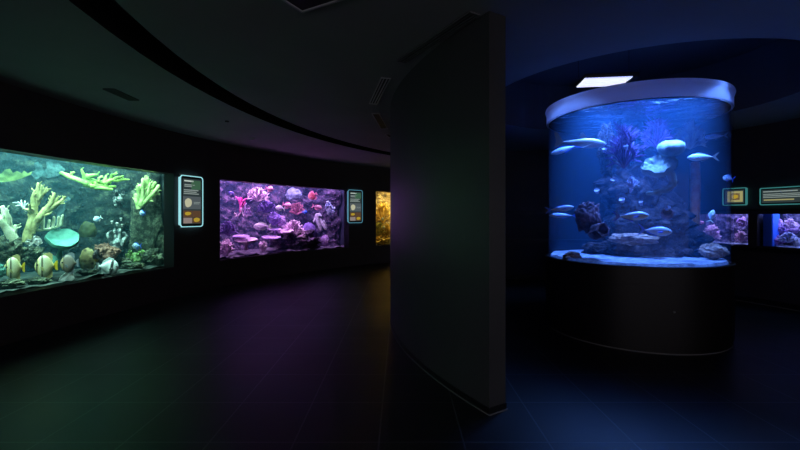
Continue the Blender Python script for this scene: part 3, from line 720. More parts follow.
rock('rock_column', 'tall encrusted rock column under the lime fan coral at the right end of the green-lit aquarium', 147, 226, L(13.12), 34, 92, M['reef_gl'], 18, .22, 2.2, .5)
coral_sheet('lettuce_coral', 'white ruffled coral between the big yellow branching coral and the teal plate coral', 'coral', (34, 241, L(12.9)),
    [(24, 243), (27, 239), (31, 240), (34, 236), (38, 236), (41, 239), (43, 243), (38, 246), (34, 243), (30, 246)], M['whitec'], 2, 4, 6)
rock('reef_boulder', 'encrusted green-grey boulder at the foot of the far left coral', 8, 250, L(13.0), 32, 24, M['reef_gl'], 11, .4, 1.6)
rock('reef_boulder', 'encrusted green-grey boulder below the white ruffled coral', 33, 256, L(13.1), 28, 20, M['reef_gl'], 12, .4, 1.6)
rock('reef_boulder', 'low dark boulder on the gravel between brain coral and button polyps', 121, 262, L(13.0), 22, 9, M['reef_gl'], 13, .4, 1.6)
rock('reef_boulder', 'dark boulder at the foot of the right rock face in the green-lit aquarium', 152, 258, L(12.9), 20, 18, M['reef_gl'], 14, .4, 1.6)
coral_sheet('clam_shell', 'white scalloped shell standing on the gravel below the dusky fish', 'shell', (67, 276, L(12.75)),
    [(58, 281), (61, 276), (65, 273), (67, 270), (69, 274), (72, 271), (75, 279), (70, 282), (64, 282)], M['whitec'], 2.5, 2, 4)
rock('live_rock', 'pale round rock at the lower left edge of the green-lit aquarium', 1, 271, L(12.8), 9, 12, M['teal'], 17, .2, 2)
for x, y, w_, h_, mk, lb in ((9, 284, 30, 8, 'reef_gl', 'low mossy rock along the glass under the leftmost batfish'), (38, 281, 24, 7, 'reef_gl', 'low mossy rock along the glass under the middle batfish'),
        (88, 272, 20, 6, 'reef_g', 'low dark rock along the glass under the tan brain coral'), (134, 266, 22, 6, 'reef_gl', 'low mossy rock along the glass under the button polyps')):
    rock('reef_boulder', lb, x, y, L(12.76), w_, h_, M[mk], int(x), .4, 1.8, .5)
fish('batfish', 'yellowish striped batfish nearest the left edge of the photo', 13, 268, L(12.80), 18, 22, [batskin, pyf, eye, ylw], 'disc', 'L')
fish('batfish', 'yellow-tailed striped batfish in front of the pale teal dome coral', 44.5, 266, L(12.78), 20, 22, [batskin, pyf, eye, ylw], 'disc', 'L')
fish('dusky_fish', 'dusky grey-brown round fish right of the striped batfish', 68, 263.5, L(12.72), 16, 18, [darkskin, grf, eye], 'disc', 'L')
fish('black_fish', 'small black fish with a yellow belly in front of the tan brain coral', 96.5, 256, L(12.75), 9, 12, [blackskin, blk, eye], 'disc', 'L', yaw=.5)
fish('white_fish', 'plump white fish with a black eye bar near the gravel', 109, 267, L(12.75), 20, 15, [whiteskin, wht, eye], 'oval', 'R', tilt=-.15)
fish('powder_fish', 'small powder blue fish in the middle of the green-lit aquarium', 97, 219, L(12.9), 8, 5, [bluesk, wht, eye], 'oval', 'L', tilt=-.5)
fish('small_blue_fish', 'tiny blue fish just under the lime fan coral', 142, 213, L(12.85), 5, 5, [bluesk, blf, eye], 'oval', 'L')
fish('small_blue_fish', 'dim blue fish beside the green dotted button polyps', 136, 246, L(12.85), 8, 6, [bluesk, blf, eye], 'oval', 'L')

# --- violet tank
a0, a1 = T2
reef_wall('reef_rock_face', 'purple encrusted rock face at the back of the violet-lit aquarium', C, a0-.02, a1+.02, RB-.02, Z0-.02, ZT-.05, .5, M['reef_p'], 4,
          endf=lambda u, v: .95*max(0, 1-u/.22)**.7*(1-.3*v)+.55*max(0, (u-.86)/.14)**.7)
gravel('gravel_bed', 'lilac gravel on the floor of the violet-lit aquarium', C, a0-.02, a1+.02, RG+.05, RB-.05, Z0-.02, M['gravel_p'], 2)
coral_tubes('gorgonian', 'hot pink branching coral in the upper left of the violet-lit aquarium', 'coral', (241, 206, L(12.9)),
    [([(241, 212), (240.5, 205), (238, 198)], 1.3, .8), ([(240.5, 206), (243, 201), (247, 198.5)], 1.3, .7), ([(240, 204), (242, 198)], 1.2, .7), ([(240.5, 203), (245, 203), (245, 199)], 1.1, .7), ([(239, 200), (236, 197)], .9, .6), ([(241, 207), (244, 204)], 1.2, .9), ([(241, 206), (240, 198)], 1.4, .8)], M['pink'], .9)
coral_tubes('staghorn_coral', 'pale pink forked coral legs right under the hot pink branching coral', 'coral', (242, 214, L(12.85)),
    [([(241.5, 208), (241.5, 212), (238.5, 216)], .9, .7), ([(241.5, 211), (243.5, 216)], .9, .7), ([(241.5, 211), (240.5, 216.5)], .8, .6), ([(236, 216.5), (235, 214)], 1.3, 1)], M['palepink'], .9)
fish('purple_fish', 'purple oval fish tilted nose-up left of the hot pink branching coral', 232, 194.5, L(12.8), 8.5, 4.6, [purpsk, lif, eye], 'oval', 'L', tilt=.9)
coral_tubes('lattice_coral', 'thin lilac upright lattice right of the hot pink branching coral', 'coral', (247, 210, L(12.95)),
    [([(245, 215), (245, 208), (246, 203)], .6, .5), ([(248, 214), (248, 206)], .6, .5), ([(250, 215), (250, 208)], .6, .5), ([(245, 212), (251, 212)], .5, .5), ([(246, 208), (250, 209)], .5, .5)], M['lilac'])
bush('lace_coral', 'lacy pale pink coral hanging near the top left of the violet-lit aquarium', 'coral', 258, 194, L(13.1), 24, 14, M['palepink'], 16, .8, 3, 3)
bush('finger_coral', 'dim violet bushy coral in the upper middle of the violet-lit aquarium', 'coral', 267, 206, L(13.2), 18, 12, M['violet'], 12, 1.1, 4, 2)
bush('finger_coral', 'violet bushy coral low at the left end of the violet-lit aquarium', 'coral', 228, 228, L(12.9), 16, 14, M['violet'], 12, 1.0, 5, 2)
bush('ball_coral', 'white and pink knobby coral in the bottom left corner of the violet-lit aquarium', 'coral', 226, 247, L(12.8), 12, 16, M['palepink'], 12, 1.4, 6, 2)
plate('plate_coral', 'broad pale pink plate coral low on the left of the violet-lit aquarium', 'coral', 246, 242.5, L(12.8), 23, 8, M['palepink'], .05, .16, 0, .22, 9)
plate('plate_coral', 'thin lilac plate coral stacked just above the broad pale pink one', 'coral', 241, 237, L(12.95), 17, 4, M['lilac'], .06, .1, 0, .1, 5)
plate('plate_coral', 'long lilac plate coral just left of the bright pink reef mound', 'coral', 271, 239, L(12.85), 19, 6, M['lilac'], .06, .12, 0, .15, 5)
plate('plate_coral', 'thin lilac plate coral above the long one beside the reef mound', 'coral', 275, 230, L(13.0), 13, 4, M['lilac'], .06, .12, 0, .1, 4)
plate('plate_coral', 'bright pink plate coral in front of the reef mound', 'coral', 285, 233, L(12.85), 17, 6, M['palepink'], .07, .2, 0, .25, 7)
bush('staghorn_coral', 'bright pink tangle of branching coral on the reef mound', 'coral', 293, 229, L(12.95), 26, 19, M['palepink'], 16, 1.1, 8, 3)
rock('reef_mound', 'purple encrusted mound under the bright pink branching tangle', 296, 240, L(13.15), 44, 22, M['reef_p'], 21, .35, 1.8)
dome('dome_coral', 'violet dotted dome coral right of the bright pink tangle', 'coral', 309, 231, L(12.9), 16, 17, M['violet'], .12, 3, 22, True)
bush('soft_coral', 'rosy red soft coral above the bright pink tangle', 'coral', 297, 208, L(13.2), 16, 12, M['rose'], 12, .9, 9, 2)
rock('round_boulder', 'grey-violet rounded boulder between the dim bushy coral and the reef mound', 274, 219, L(13.1), 12, 12, M['violet'], 25, .3, 1.8)
rock('round_boulder', 'lilac rounded boulder just left of the bright pink tangle', 281, 221, L(13.1), 9, 10, M['lilac'], 26, .3, 1.8)
coral_tubes('tube_shape', 'three-fingered mauve tube coral drooping at the right of the violet-lit aquarium', 'sponge', (320, 223, L(12.9)),
    [([(317, 216), (318, 222), (321, 230)], 2.2, 1.3), ([(318, 217), (322, 223), (326, 229)], 1.8, 1.2), ([(316, 218), (314, 222)], 1.6, 1.1), ([(316, 216), (320, 216)], 2.6, 2.4), ([(323, 221), (326, 226)], 1.4, 1.1)], M['mauve'], .9)
dome('flower_coral', 'small round pinkish flower coral in the lower right of the violet-lit aquarium', 'coral', 325, 239.5, L(12.8), 9, 9, M['lilac'], .25, 5, 28, True, flatz=-.9)
cups('button_coral', 'bluish white lobed coral on the right rock face of the violet-lit aquarium', 'coral', 330, 208, L(12.85), 8, 13, M['bluew'], 9, 1.5, 8)
dome('leather_coral', 'pale blue leather coral at the top middle of the violet-lit aquarium', 'coral', 294, 194, L(13.4), 16, 11, M['haze'], .2, 2.5, 29)
rock('white_rock', 'small white rock on the gravel right of the broad pale pink plate coral', 263, 246, L(12.8), 7, 9, M['palepink'], 31, .4, 2)
fish('lilac_fish', 'lilac fish swimming left above the plate corals', 261, 226.5, L(12.75), 15, 7, [lilacsk, wht, eye], 'oval', 'L')
fish('white_fish', 'whitish lilac fish overlapping a dark-backed pink fish', 279.5, 208, L(12.75), 8, 5, [lilacsk, wht, eye], 'oval', 'L', tilt=.15)
fish('pink_fish', 'dark-backed pink fish right of the whitish lilac one', 287.5, 205.5, L(12.85), 8, 6, [pinksk, pkf, eye], 'oval', 'R', tilt=-.25)
fish('pink_fish', 'pink-edged dark fish near the top left of the violet-lit aquarium', 270, 189, L(12.85), 7, 5.5, [pinksk, pkf, eye], 'oval', 'R', tilt=-.2)
fish('red_fish', 'round red fish near the top right of the violet-lit aquarium', 312, 196, L(12.8), 8.5, 8, [redsk, pkf, eye], 'disc', 'L', tilt=-.5)
fish('pink_fish', 'pink pointed fish below the round red fish', 318, 207.5, L(12.8), 9, 5, [pinksk, pkf, eye], 'oval', 'R', tilt=-.3)
fish('blue_fish', 'tiny royal blue fish left of the pink pointed fish', 305, 212, L(12.85), 4.5, 3, [royal, blf, eye], 'oval', 'R')

# --- golden tank
a0, a1 = T3
reef_wall('reef_rock_face', 'tan rock face at the back of the golden-lit aquarium', C, a0-.02, a1+.02, RB-.02, Z0-.02, ZT-.05, .5, M['reef_y'], 7, na=60,
          endf=lambda u, v: .3*(1-v))
gravel('gravel_bed', 'golden gravel on the floor of the golden-lit aquarium', C, a0-.02, a1+.02, RG+.05, RB-.05, Z0-.02, M['gravel'], 3)
bush('gorgonian', 'tall golden branching coral in the golden-lit aquarium', 'coral', 383, 212, L(12.95), 16, 22, M['gold'], 12, .6, 12, 4)
bush('bush_coral', 'bright golden bushy coral low in the golden-lit aquarium', 'coral', 386, 230, L(12.8), 12, 14, M['gold'], 14, .7, 13, 3)
bush('bush_coral', 'olive gold bushy coral at the left of the golden-lit aquarium', 'coral', 378.5, 229, L(12.9), 10, 14, M['goldg'], 12, .7, 14, 3)
rock('gold_rock', 'golden encrusted rock on the floor of the golden-lit aquarium', 382, 241, L(12.85), 14, 10, M['gold'], 15, .5, 2)
for (x, y), lb in (((382.5, 218.5), 'pale cream coral head above the golden bushy coral'), ((384, 227), 'pale cream coral head in front of the golden bushy coral')):
    dome('coral_head', lb, 'coral', x, y, L(12.75), 2.6, 2.6, M['cream'], .2, 3, int(y), flatz=-.9, sub=3)

# ------------------------------------------------------------------ blue room's small tanks
wall_tank('small blue-lit reef aquarium under the wide glowing sign at the right edge', D, *B1, RD+.06, RD+.75, zB0, zB1, zB1+.3, shell_b, W4,
          [(.3, RD+.3, .35, .5, 8.5, (.35, .42, 1)), (.75, RD+.3, .35, .5, 8.5, (.35, .42, 1))])
wall_tank('small blue-lit reef aquarium partly behind the round tank', D, *B2, RD+.06, RD+.75, zB0, zB1, zB1+.3, shell_b, W4,
          [(.3, RD+.3, .35, .4, 7.5, (.42, .42, 1)), (.75, RD+.3, .35, .4, 7.5, (.42, .42, 1))])
Rr = lambda r: ('R', r)
reef_wall('reef_rock_face', 'rock face filling the small aquarium at the right edge', D, B1[0], B1[1]-.02, RD+.72, zB0-.02, zB1+.25, .2, M['reef_b'], 9, na=50, nz=30, freq=3)
reef_wall('reef_rock_face', 'rock face filling the small aquarium partly behind the round tank', D, B2[0], B2[1], RD+.72, zB0-.02, zB1+.25, .2, M['reef_b'], 10, na=40, nz=30, freq=3)
gravel('sand_bed', 'pale sand on the floor of the small aquarium at the right edge', D, B1[0], B1[1], RD+.12, RD+.7, zB0-.01, M['sand'], 5, .03, 'sand')
gravel('sand_bed', 'pale sand on the floor of the small aquarium partly behind the round tank', D, B2[0], B2[1], RD+.12, RD+.7, zB0-.01, M['sand'], 6, .03, 'sand')
p = pol(D, RD+.24, B1[1]-.020)
bm = bmesh.new(); box(bm, (0, 0, .29), (.22, .15, .60), bevel=.01)
tag(link('overflow_box', bm, mat('bright_blue_plastic', srgb(60, 120, 240), .5), loc=(p[0], p[1], zB0), rz=B1[1]), 'upright blue plastic overflow box at the left end of the small right-edge aquarium', 'box')
bush('bush_coral', 'bluish white branching coral in the small aquarium at the right edge', 'coral', 788, 237, Rr(RD+.25), 20, 10, M['bluew'], 12, .9, 15, 2)
bush('bush_coral', 'pale pink branching coral high in the small aquarium at the right edge', 'coral', 790, 223, Rr(RD+.4), 16, 8, M['palepink'], 12, .9, 16, 2)
dome('dome_coral', 'lilac dome coral near the blue box in the small right-edge aquarium', 'coral', 779, 224, Rr(RD+.35), 9, 10, M['lilac'], .2, 3, 41, flatz=-.9)
rock('reef_boulder', 'violet rock on the sand of the small right-edge aquarium', 778, 240, Rr(RD+.3), 14, 9, M['lilac'], 42, .4, 2)
bush('bush_coral', 'small violet branching coral beside the blue box in the small right-edge aquarium', 'coral', 772, 241, Rr(RD+.2), 9, 8, M['violet'], 9, .8, 51, 2)
dome('dome_coral', 'pale dome coral at the bottom right corner of the photo-edge aquarium', 'coral', 797, 241, Rr(RD+.2), 8, 7, M['bluew'], .2, 3, 52, flatz=-.9)
rock('reef_boulder', 'mauve rock high at the back of the small right-edge aquarium', 786, 229, Rr(RD+.45), 24, 12, M['lilac'], 53, .4, 2)
bush('bush_coral', 'lilac branching coral in the small aquarium just right of the round tank', 'coral', 741, 236, Rr(RD+.25), 12, 12, M['palepink'], 10, .8, 17, 2)
rock('reef_boulder', 'violet rock in the small aquarium just right of the round tank', 742, 222, Rr(RD+.35), 9, 9, M['lilac'], 44, .4, 2)
bush('bush_coral', 'pink branching coral of the small aquarium seen through the round tank', 'coral', 712, 232, Rr(RD+.3), 16, 14, M['palepink'], 10, .9, 18, 2)
fish('pink_fish', 'pale pink fish of the small aquarium seen through the round tank', 701, 223, Rr(RD+.2), 7, 4, [pinksk, pkf, eye], 'oval', 'R', tilt=.3)

# ------------------------------------------------------------------ round tank
zB, zW, zR = 1.0, 2.97, 3.18
root = empty('round_aquarium', (*TC, 0), 0, 'tall round blue-lit aquarium on a dark drum base', 'aquarium')
bm = bmesh.new(); lathe(bm, [(0, .0), (TR+.005, 0), (TR+.005, .012)], 128)
link('bead', bm, M['bead'], root)
bm = bmesh.new(); lathe(bm, [(TR-.03, .01), (TR-.005, .012), (TR-.005, .07), (TR+.012, .075), (TR+.012, zB-.02), (TR+.022, zB-.02), (TR+.022, zB), (TR, zB+.006), (0, zB+.006)], 128)
base = link('base', bm, M['base'], root)
def near_hit(px, r):
    dx = (px-HX)/F; A = dx*dx+1; B = -2*(dx*TC[0]+TC[1]); K = TC[0]**2+TC[1]**2-r*r
    t = (-B-math.sqrt(B*B-4*A*K))/(2*A); return math.atan2(t-TC[1], t*dx-TC[0])
d0, d1 = near_hit(600, TR+.015), near_hit(679, TR+.015)
bm = bmesh.new()
rows = []
for i in range(25):
    t = d0+(d1-d0)*i/24
    rows.append([bm.verts.new((r*math.cos(t), r*math.sin(t), z)) for r, z in ((TR+.008, .17), (TR+.02, .17), (TR+.02, .80), (TR+.008, .80))])
for A, B in zip(rows[:-1], rows[1:]):
    for k in range(4): bm.faces.new((A[k], A[(k+1) % 4], B[(k+1) % 4], B[k]))
bm.faces.new(rows[0]); bm.faces.new(rows[-1])
door = link('access_door', bm, M['base'], root)
bm = bmesh.new(); t = d1-.05*(1 if d1 > d0 else -1)
bmesh.ops.create_uvsphere(bm, u_segments=12, v_segments=8, radius=.014)
for v in bm.verts: v.co += Vector(((TR+.028)*math.cos(t), (TR+.028)*math.sin(t), .5))
link('lock', bm, M['metal'], door)
bm = bmesh.new(); lathe(bm, [(TR, zB+.01), (TR, zR-.01), (TR-.025, zR-.01), (TR-.025, zB+.01)], 128, closed=True)
link('acrylic_wall', bm, M['acrylic'], root)
# frosted collar at the top lip
fm = bpy.data.materials.new('frosted_acrylic'); fm.use_nodes = True; nt = fm.node_tree; nt.nodes.remove(nt.nodes['Principled BSDF'])
di = nt.nodes.new('ShaderNodeBsdfDiffuse'); di.inputs[0].default_value = (.85, .84, 1, 1)
tl = nt.nodes.new('ShaderNodeBsdfTranslucent'); tl.inputs[0].default_value = (.96, .92, 1, 1)
mx = nt.nodes.new('ShaderNodeMixShader'); mx.inputs[0].default_value = .72
nt.links.new(di.outputs[0], mx.inputs[1]); nt.links.new(tl.outputs[0], mx.inputs[2]); nt.links.new(mx.outputs[0], nt.nodes['Material Output'].inputs[0])
bm = bmesh.new(); lathe(bm, [(TR+.004, zW+.01), (TR+.004, zR-.07), (TR+.014, zR-.05), (TR+.022, zR-.02), (TR+.014, zR+.004), (TR-.035, zR+.004), (TR-.035, zR-.02), (TR-.03, zW+.01)], 128, closed=True)
link('collar', bm, fm, root)
# water: Fresnel only on the level top
def round_water():
    m = mat_water('round_tank_water_body', (.14, .48, 1), .08, (.25, .65, 1), .10); nt = m.node_tree
    t = [n for n in nt.nodes if n.type == 'BSDF_TRANSPARENT'][0]
    g = nt.nodes.new('ShaderNodeBsdfGlossy'); g.inputs['Roughness'].default_value = .02; f = nt.nodes.new('ShaderNodeFresnel'); f.inputs[0].default_value = 1.33
    tc = nt.nodes.new('ShaderNodeTexCoord'); n = nt.nodes.new('ShaderNodeTexNoise'); n.inputs['Scale'].default_value = 5; n.inputs['Detail'].default_value = 4
    nt.links.new(tc.outputs['Object'], n.inputs['Vector'])
    bp = nt.nodes.new('ShaderNodeBump'); bp.inputs['Strength'].default_value = .9; bp.inputs['Distance'].default_value = .12
    nt.links.new(n.outputs['Fac'], bp.inputs['Height']); nt.links.new(bp.outputs[0], g.inputs['Normal'])
    ge = nt.nodes.new('ShaderNodeNewGeometry'); sp = nt.nodes.new('ShaderNodeSeparateXYZ'); nt.links.new(ge.outputs['True Normal'], sp.inputs[0])
    ab = nt.nodes.new('ShaderNodeMath'); ab.operation = 'ABSOLUTE'; nt.links.new(sp.outputs['Z'], ab.inputs[0])
    gt = nt.nodes.new('ShaderNodeMath'); gt.operation = 'GREATER_THAN'; gt.inputs[1].default_value = .5; nt.links.new(ab.outputs[0], gt.inputs[0])
    mu = nt.nodes.new('ShaderNodeMath'); mu.operation = 'MULTIPLY'; nt.links.new(gt.outputs[0], mu.inputs[0]); nt.links.new(f.outputs[0], mu.inputs[1])
    mx = nt.nodes.new('ShaderNodeMixShader'); nt.links.new(mu.outputs[0], mx.inputs[0]); nt.links.new(t.outputs[0], mx.inputs[1]); nt.links.new(g.outputs[0], mx.inputs[2])
    nt.links.new(mx.outputs[0], nt.nodes['Material Output'].inputs['Surface'])
    return m
bm = bmesh.new(); lathe(bm, [(0, zB+.008), (TR-.027, zB+.008), (TR-.027, zW), (0, zW)], 96)
link('water', bm, round_water(), root, smooth=False)
bm = bmesh.new()
prof = [(0, .035)]+[(TR*.94*k/12, .03) for k in range(1, 13)]+[(TR*.955, .0), (0, 0)]
lathe(bm, prof, 64)
for v in bm.verts:
    if v.co.z > .02: v.co.z += .02*noise.fractal(v.co*4, 1, 2, 3)
tag(link('sand_bed', bm, M['sand'], loc=(*TC, zB+.008)), 'pale sand on the floor of the round aquarium', 'sand', kind='stuff')

# rock pillar
st = [(258, 655, 54), (248, 654, 52), (238, 652, 47), (225, 648, 43), (210, 643, 39), (195, 639, 36), (178, 636, 33), (160, 633, 30), (142, 631, 27), (126, 630, 24), (121, 630, 18)]
p, a, sx, sz = fr(640, 252, 6.1); z_at = lambda y: EYE+(HY-y)*6.1/F
bm = bmesh.new(); rings = []
import bisect
NZ = 130
for i in range(NZ+1):
    y = 258-(258-121)*i/NZ
    k = next(j for j in range(len(st)-1) if st[j][0] >= y >= st[j+1][0]); u = (st[k][0]-y)/(st[k][0]-st[k+1][0])
    cxp = st[k][1]+(st[k+1][1]-st[k][1])*u; hw = st[k][2]+(st[k+1][2]-st[k][2])*u
    ring = []
    for q in range(110):
        t = 2*PI*q/110; d = Vector((math.cos(t), math.sin(t), 0))
        P = Vector(((cxp-640)*sx, 0, max(z_at(y), zB+.03)-p.z)) + Vector((d.x*hw*sx, d.y*hw*sx*.58, 0))
        kk = noise.fractal(P*2.6, .9, 2.1, 5)*.15+(.5-abs(noise.noise(P*3.3+Vector((9, 0, 0)))))*.16+abs(noise.noise(P*8))*.12+abs(noise.noise(P*17))*.05-.08
        P += d*kk
        ring.append(bm.verts.new(P))
    rings.append(ring)
for A, B in zip(rings[:-1], rings[1:]):
    for q in range(110): bm.faces.new((A[q], A[(q+1) % 110], B[(q+1) % 110], B[q]))
bm.faces.new(rings[0]); bm.faces.new(rings[-1])
tag(link('rock_pillar', bm, M['rock_d'], loc=p, rz=a), 'tall dark craggy rock pillar in the middle of the round aquarium', 'rock')
rock('rock_ledge', 'brownish rock ledge at the left foot of the pillar in the round aquarium', 632, 239, 5.62, 44, 11, M['rock_br'], 51, .35, 1.8, .5)
rock('reef_boulder', 'big dark boulder at the right foot of the rock pillar', 672, 243, 5.85, 64, 30, M['rock_d'], 52, .35, 1.6, .5)
rock('reef_boulder', 'low dark boulder under the barrel sponge at the foot of the pillar', 612, 250, 5.95, 50, 16, M['rock_d'], 53, .35, 1.8, .5)
rock('round_boulder', 'small olive-brown rounded rock on the sand at the left of the round aquarium', 572, 257, 5.6, 18, 10, M['rock_br'], 54, .2, 1.6)
rock('round_boulder', 'low brownish rock on the sand at the right of the round aquarium', 713, 251, 5.3, 26, 15, M['rock_br'], 55, .25, 1.5)
rock('craggy_outcrop', 'craggy side outcrop on the left of the rock pillar near the surface', 607, 148, 5.75, 16, 46, M['rock_d'], 56, .5, 1.6)
# barrel sponge (open mouth turned to the viewer)
p, a, sx, sz = fr(597, 232, 5.4); bm = bmesh.new(); h = 30*sz; R = 9*sx
lathe(bm, [(0, 0), (R*.45, 0), (R*.75, h*.25), (R*.98, h*.55), (R*.9, h*.85), (R*.78, h), (R*.6, h*1.0), (R*.5, h*.8), (R*.2, h*.5), (0, h*.45)], 28, wob=.06, lobes=6)
for v in bm.verts: v.co += v.co.normalized()*.02*noise.fractal(v.co*14, 1, 2, 3)
bmesh.ops.rotate(bm, verts=bm.verts, cent=(0, 0, h*.5), matrix=Matrix.Rotation(math.radians(78), 3, 'X') @ Matrix.Rotation(math.radians(22), 3, 'Y'))
bmesh.ops.translate(bm, verts=bm.verts, vec=(0, 0, -h*.5))
o = tag(link('barrel_sponge', bm, M['mar'], loc=p, rz=a), 'maroon barrel sponge with an open mouth left of the rock pillar', 'sponge')
p, a, sx, sz = fr(588, 217, 5.5); bm = bmesh.new()
blob(bm, (0, 0, 0), (12*sx, 8*sx, 15*sz), 5, .22, 2.4, 61)
for v in bm.verts: v.co *= 1+.3*(abs(noise.noise(v.co*16))-.2)
tag(link('sponge_mound', bm, M['mar'], loc=p, rz=a), 'knobby maroon sponge mound just above the open barrel mouth', 'sponge')
# pale mushroom coral
p, a, sx, sz = fr(662, 172, 5.2)
mroot = empty('mushroom_coral', p, a, 'pale mushroom-shaped coral on a bent stem on the right of the rock pillar', 'coral')
bm = bmesh.new()
lathe(bm, [(0, -7*sz), (8*sx, -6.5*sz), (13*sx, -3*sz), (14*sx, 1*sz), (12.5*sx, 4.5*sz), (9*sx, 6.5*sz), (5*sx, 6*sz), (0, 5*sz)], 40, wob=.03, lobes=9)
for v in bm.verts: v.co += v.co.normalized()*.012*abs(noise.noise(v.co*22))
bmesh.ops.rotate(bm, verts=bm.verts, cent=(0, 0, 0), matrix=Matrix.Rotation(.35, 3, 'X'))
link('cap', bm, M['paleb'], mroot, ((671-662)*sx, 0, (172-149)*sz))
bm = bmesh.new()
sheet(bm, [((x-662)*sx, (172-y)*sz) for x, y in ((640, 164), (645, 158), (654, 155), (662, 153), (672, 155), (678, 159), (676, 166), (670, 172), (664, 176), (655, 177), (647, 174), (642, 170))], 7*sz, 6*sz, 6, 3)
ob = link('body', bm, M['paleb'], mroot, (0, -.03, 0)); ob.rotation_euler = (-.65, 0, 0)
bm = bmesh.new()
tube(bm, [((x-662)*sx, .02, (172-y)*sz) for x, y in ((668, 170), (672, 178), (673, 185), (666, 190), (656, 193), (647, 193))], [4.5*sz, 4*sz, 3.6*sz, 3*sz, 2.6*sz, 1.8*sz], 12)
link('stem', bm, M['paleb'], mroot)
# sea fans and bushes
bush('fan_coral', 'tan fan coral on the right of the pillar just under the water surface', 'coral', 690, 135, 5.9, 34, 28, M['tanfan'], 18, .7, 21, 3, flat=.6)
bush('sea_fan', 'dark purple sea fan on the front of the rock pillar', 'coral', 624, 146, 5.35, 28, 44, M['purplefan'], 18, .7, 22, 3, flat=.6)
bush('sea_fan', 'dark purple bushy sea fan left of the tan fan coral', 'coral', 657, 132, 5.6, 30, 32, M['purplefan'], 18, .8, 23, 3)
p, a, sx, sz = fr(695, 184, 6.2); bm = bmesh.new()
lathe(bm, [(0, -40*sz), (5*sx, -40*sz), (6*sx, 0), (5*sx, 21*sz), (4*sx, 22*sz), (3*sx, 18*sz), (0, 14*sz)], 20, wob=.04, lobes=5)
tag(link('tube_shape', bm, M['orange'], loc=p, rz=a), 'tall upright orange tube imitating a refracted image behind the mushroom coral', 'sponge')  # solid tube added in place of an orange image refracted by the tank
for i, (x, y, r, Y, lb) in enumerate(((604.5, 150, 2.6, 5.4, 'at the top left of the pillar beside the outcrop'), (612, 181, 2.4, 5.25, 'on the left face of the pillar below the outcrop'), (597, 191, 2.8, 5.45, 'sticking out left above the barrel sponge'),
        (626, 147, 2.6, 5.25, 'under the front sea fan'), (631, 190, 2.2, 5.2, 'in the middle of the pillar above the upper fish'), (622, 200, 3.2, 5.2, 'on the pillar just above and left of the upper fish'), (641, 203, 2.2, 5.15, 'on the pillar right above the upper fish'), (668, 208, 2.8, 5.2, 'on the pillar right of the upper fish'))):
    p, a, sx, sz = fr(x, y, Y); bm = bmesh.new()
    lathe(bm, [(0, -3*sz), (r*.5*sz, -2.6*sz), (r*.7*sz, -.5*sz), (r*sx, .8*sz), (r*.95*sx, 1.4*sz), (r*.5*sx, .6*sz), (0, .3*sz)], 16, wob=.08, lobes=4, ph=i)
    bmesh.ops.rotate(bm, verts=bm.verts, cent=(0, 0, 0), matrix=Matrix.Rotation(.5+.1*(i % 3), 3, 'X') @ Matrix.Rotation(.3*math.sin(i*2), 3, 'Y'))
    tag(link('cup_coral', bm, M['bluew'], loc=p, rz=a), 'small pale cup coral '+lb, 'coral', 'cup corals on the rock pillar')
bush('finger_coral', 'small bluish finger coral clump in the middle of the rock pillar', 'coral', 632, 182, 5.2, 14, 11, M['bluew'], 8, .7, 26, 1)
p, a, sx, sz = fr(667, 214, 5.22); bm = bmesh.new()
for k in range(24):
    pass
lathe(bm, [(0, -5*sz), (5*sx, -4.5*sz), (7*sx, 0), (6.5*sx, 3*sz), (5*sx, 4*sz), (4*sx, 1*sz), (3*sx, -2*sz), (0, -3*sz)], 24, wob=.07, lobes=5)
bmesh.ops.rotate(bm, verts=bm.verts, cent=(0, 0, 0), matrix=Matrix.Rotation(1.1, 3, 'X'))
tag(link('cup_sponge', bm, M['mar'], loc=p, rz=a), 'round maroon cup sponge right of the lower silver-blue fish', 'sponge')
# fish of the round tank
G = 'silver-blue fish in the round aquarium'
fish('jack_fish', 'upper silver-blue fish crossing the middle of the rock pillar', 634, 216, 4.98, 30, 9, [jack, blf, eye], 'long', 'R', tilt=.04, group=G)
fish('jack_fish', 'lower silver-blue fish near the foot of the rock pillar', 658, 231, 4.98, 28, 9.5, [jack, blf, eye], 'long', 'R', tilt=-.08, group=G)
fish('jack_fish', 'pale silver-blue fish swimming left beside the mushroom coral', 700, 157.3, 5.0, 26, 7.5, [jack, grf, eye], 'long', 'L', tilt=.03, group=G)
fish('jack_fish', 'silver-blue fish shape imitating a refracted image at the left wall of the round aquarium', 562, 208.5, 5.7, 24, 6, [jack, blf, eye], 'long', 'R', tilt=.12, group=G)  # refracted fish image at the tank edge, built as a solid fish
fish('jack_fish', 'second fish shape imitating a refracted image, just under the one at the left wall', 561, 215.5, 5.85, 24, 5, [jack, blf, eye], 'long', 'L', tilt=0, group=G)  # another refracted image, also modelled as a solid body
fish('jack_fish', 'small silver-blue fish at the right wall above the glowing sign', 727.5, 178, 5.45, 10, 6, [jack, blf, eye], 'long', 'L', tilt=.35, group=G)
fish('shark', 'pale grey young shark near the water surface at the left of the round aquarium', 583, 143, 5.6, 46, 10, [sharksk, grf, eye], 'shark', 'R', tilt=-.12)
fish('jack_fish', 'silver-blue fish shape imitating a mirror image just under the pale grey young shark', 563, 150, 5.9, 26, 6, [jack, blf, eye], 'long', 'L', tilt=-.28, group=G)  # mirrored reflection near the surface, built as a second fish
fish('jack_fish', 'dim silver-blue fish behind the tan fan coral', 714, 136.5, 6.0, 20, 5, [jack, grf, eye], 'long', 'L', tilt=0, group=G)
fish('jack_fish', 'upright pale fish shape imitating a reflection low at the right of the round aquarium', 712, 215, 5.2, 13, 5, [jack, wht, eye], 'long', 'R', tilt=1.35, group=G)  # vertical reflection in the tank wall, given a fish body

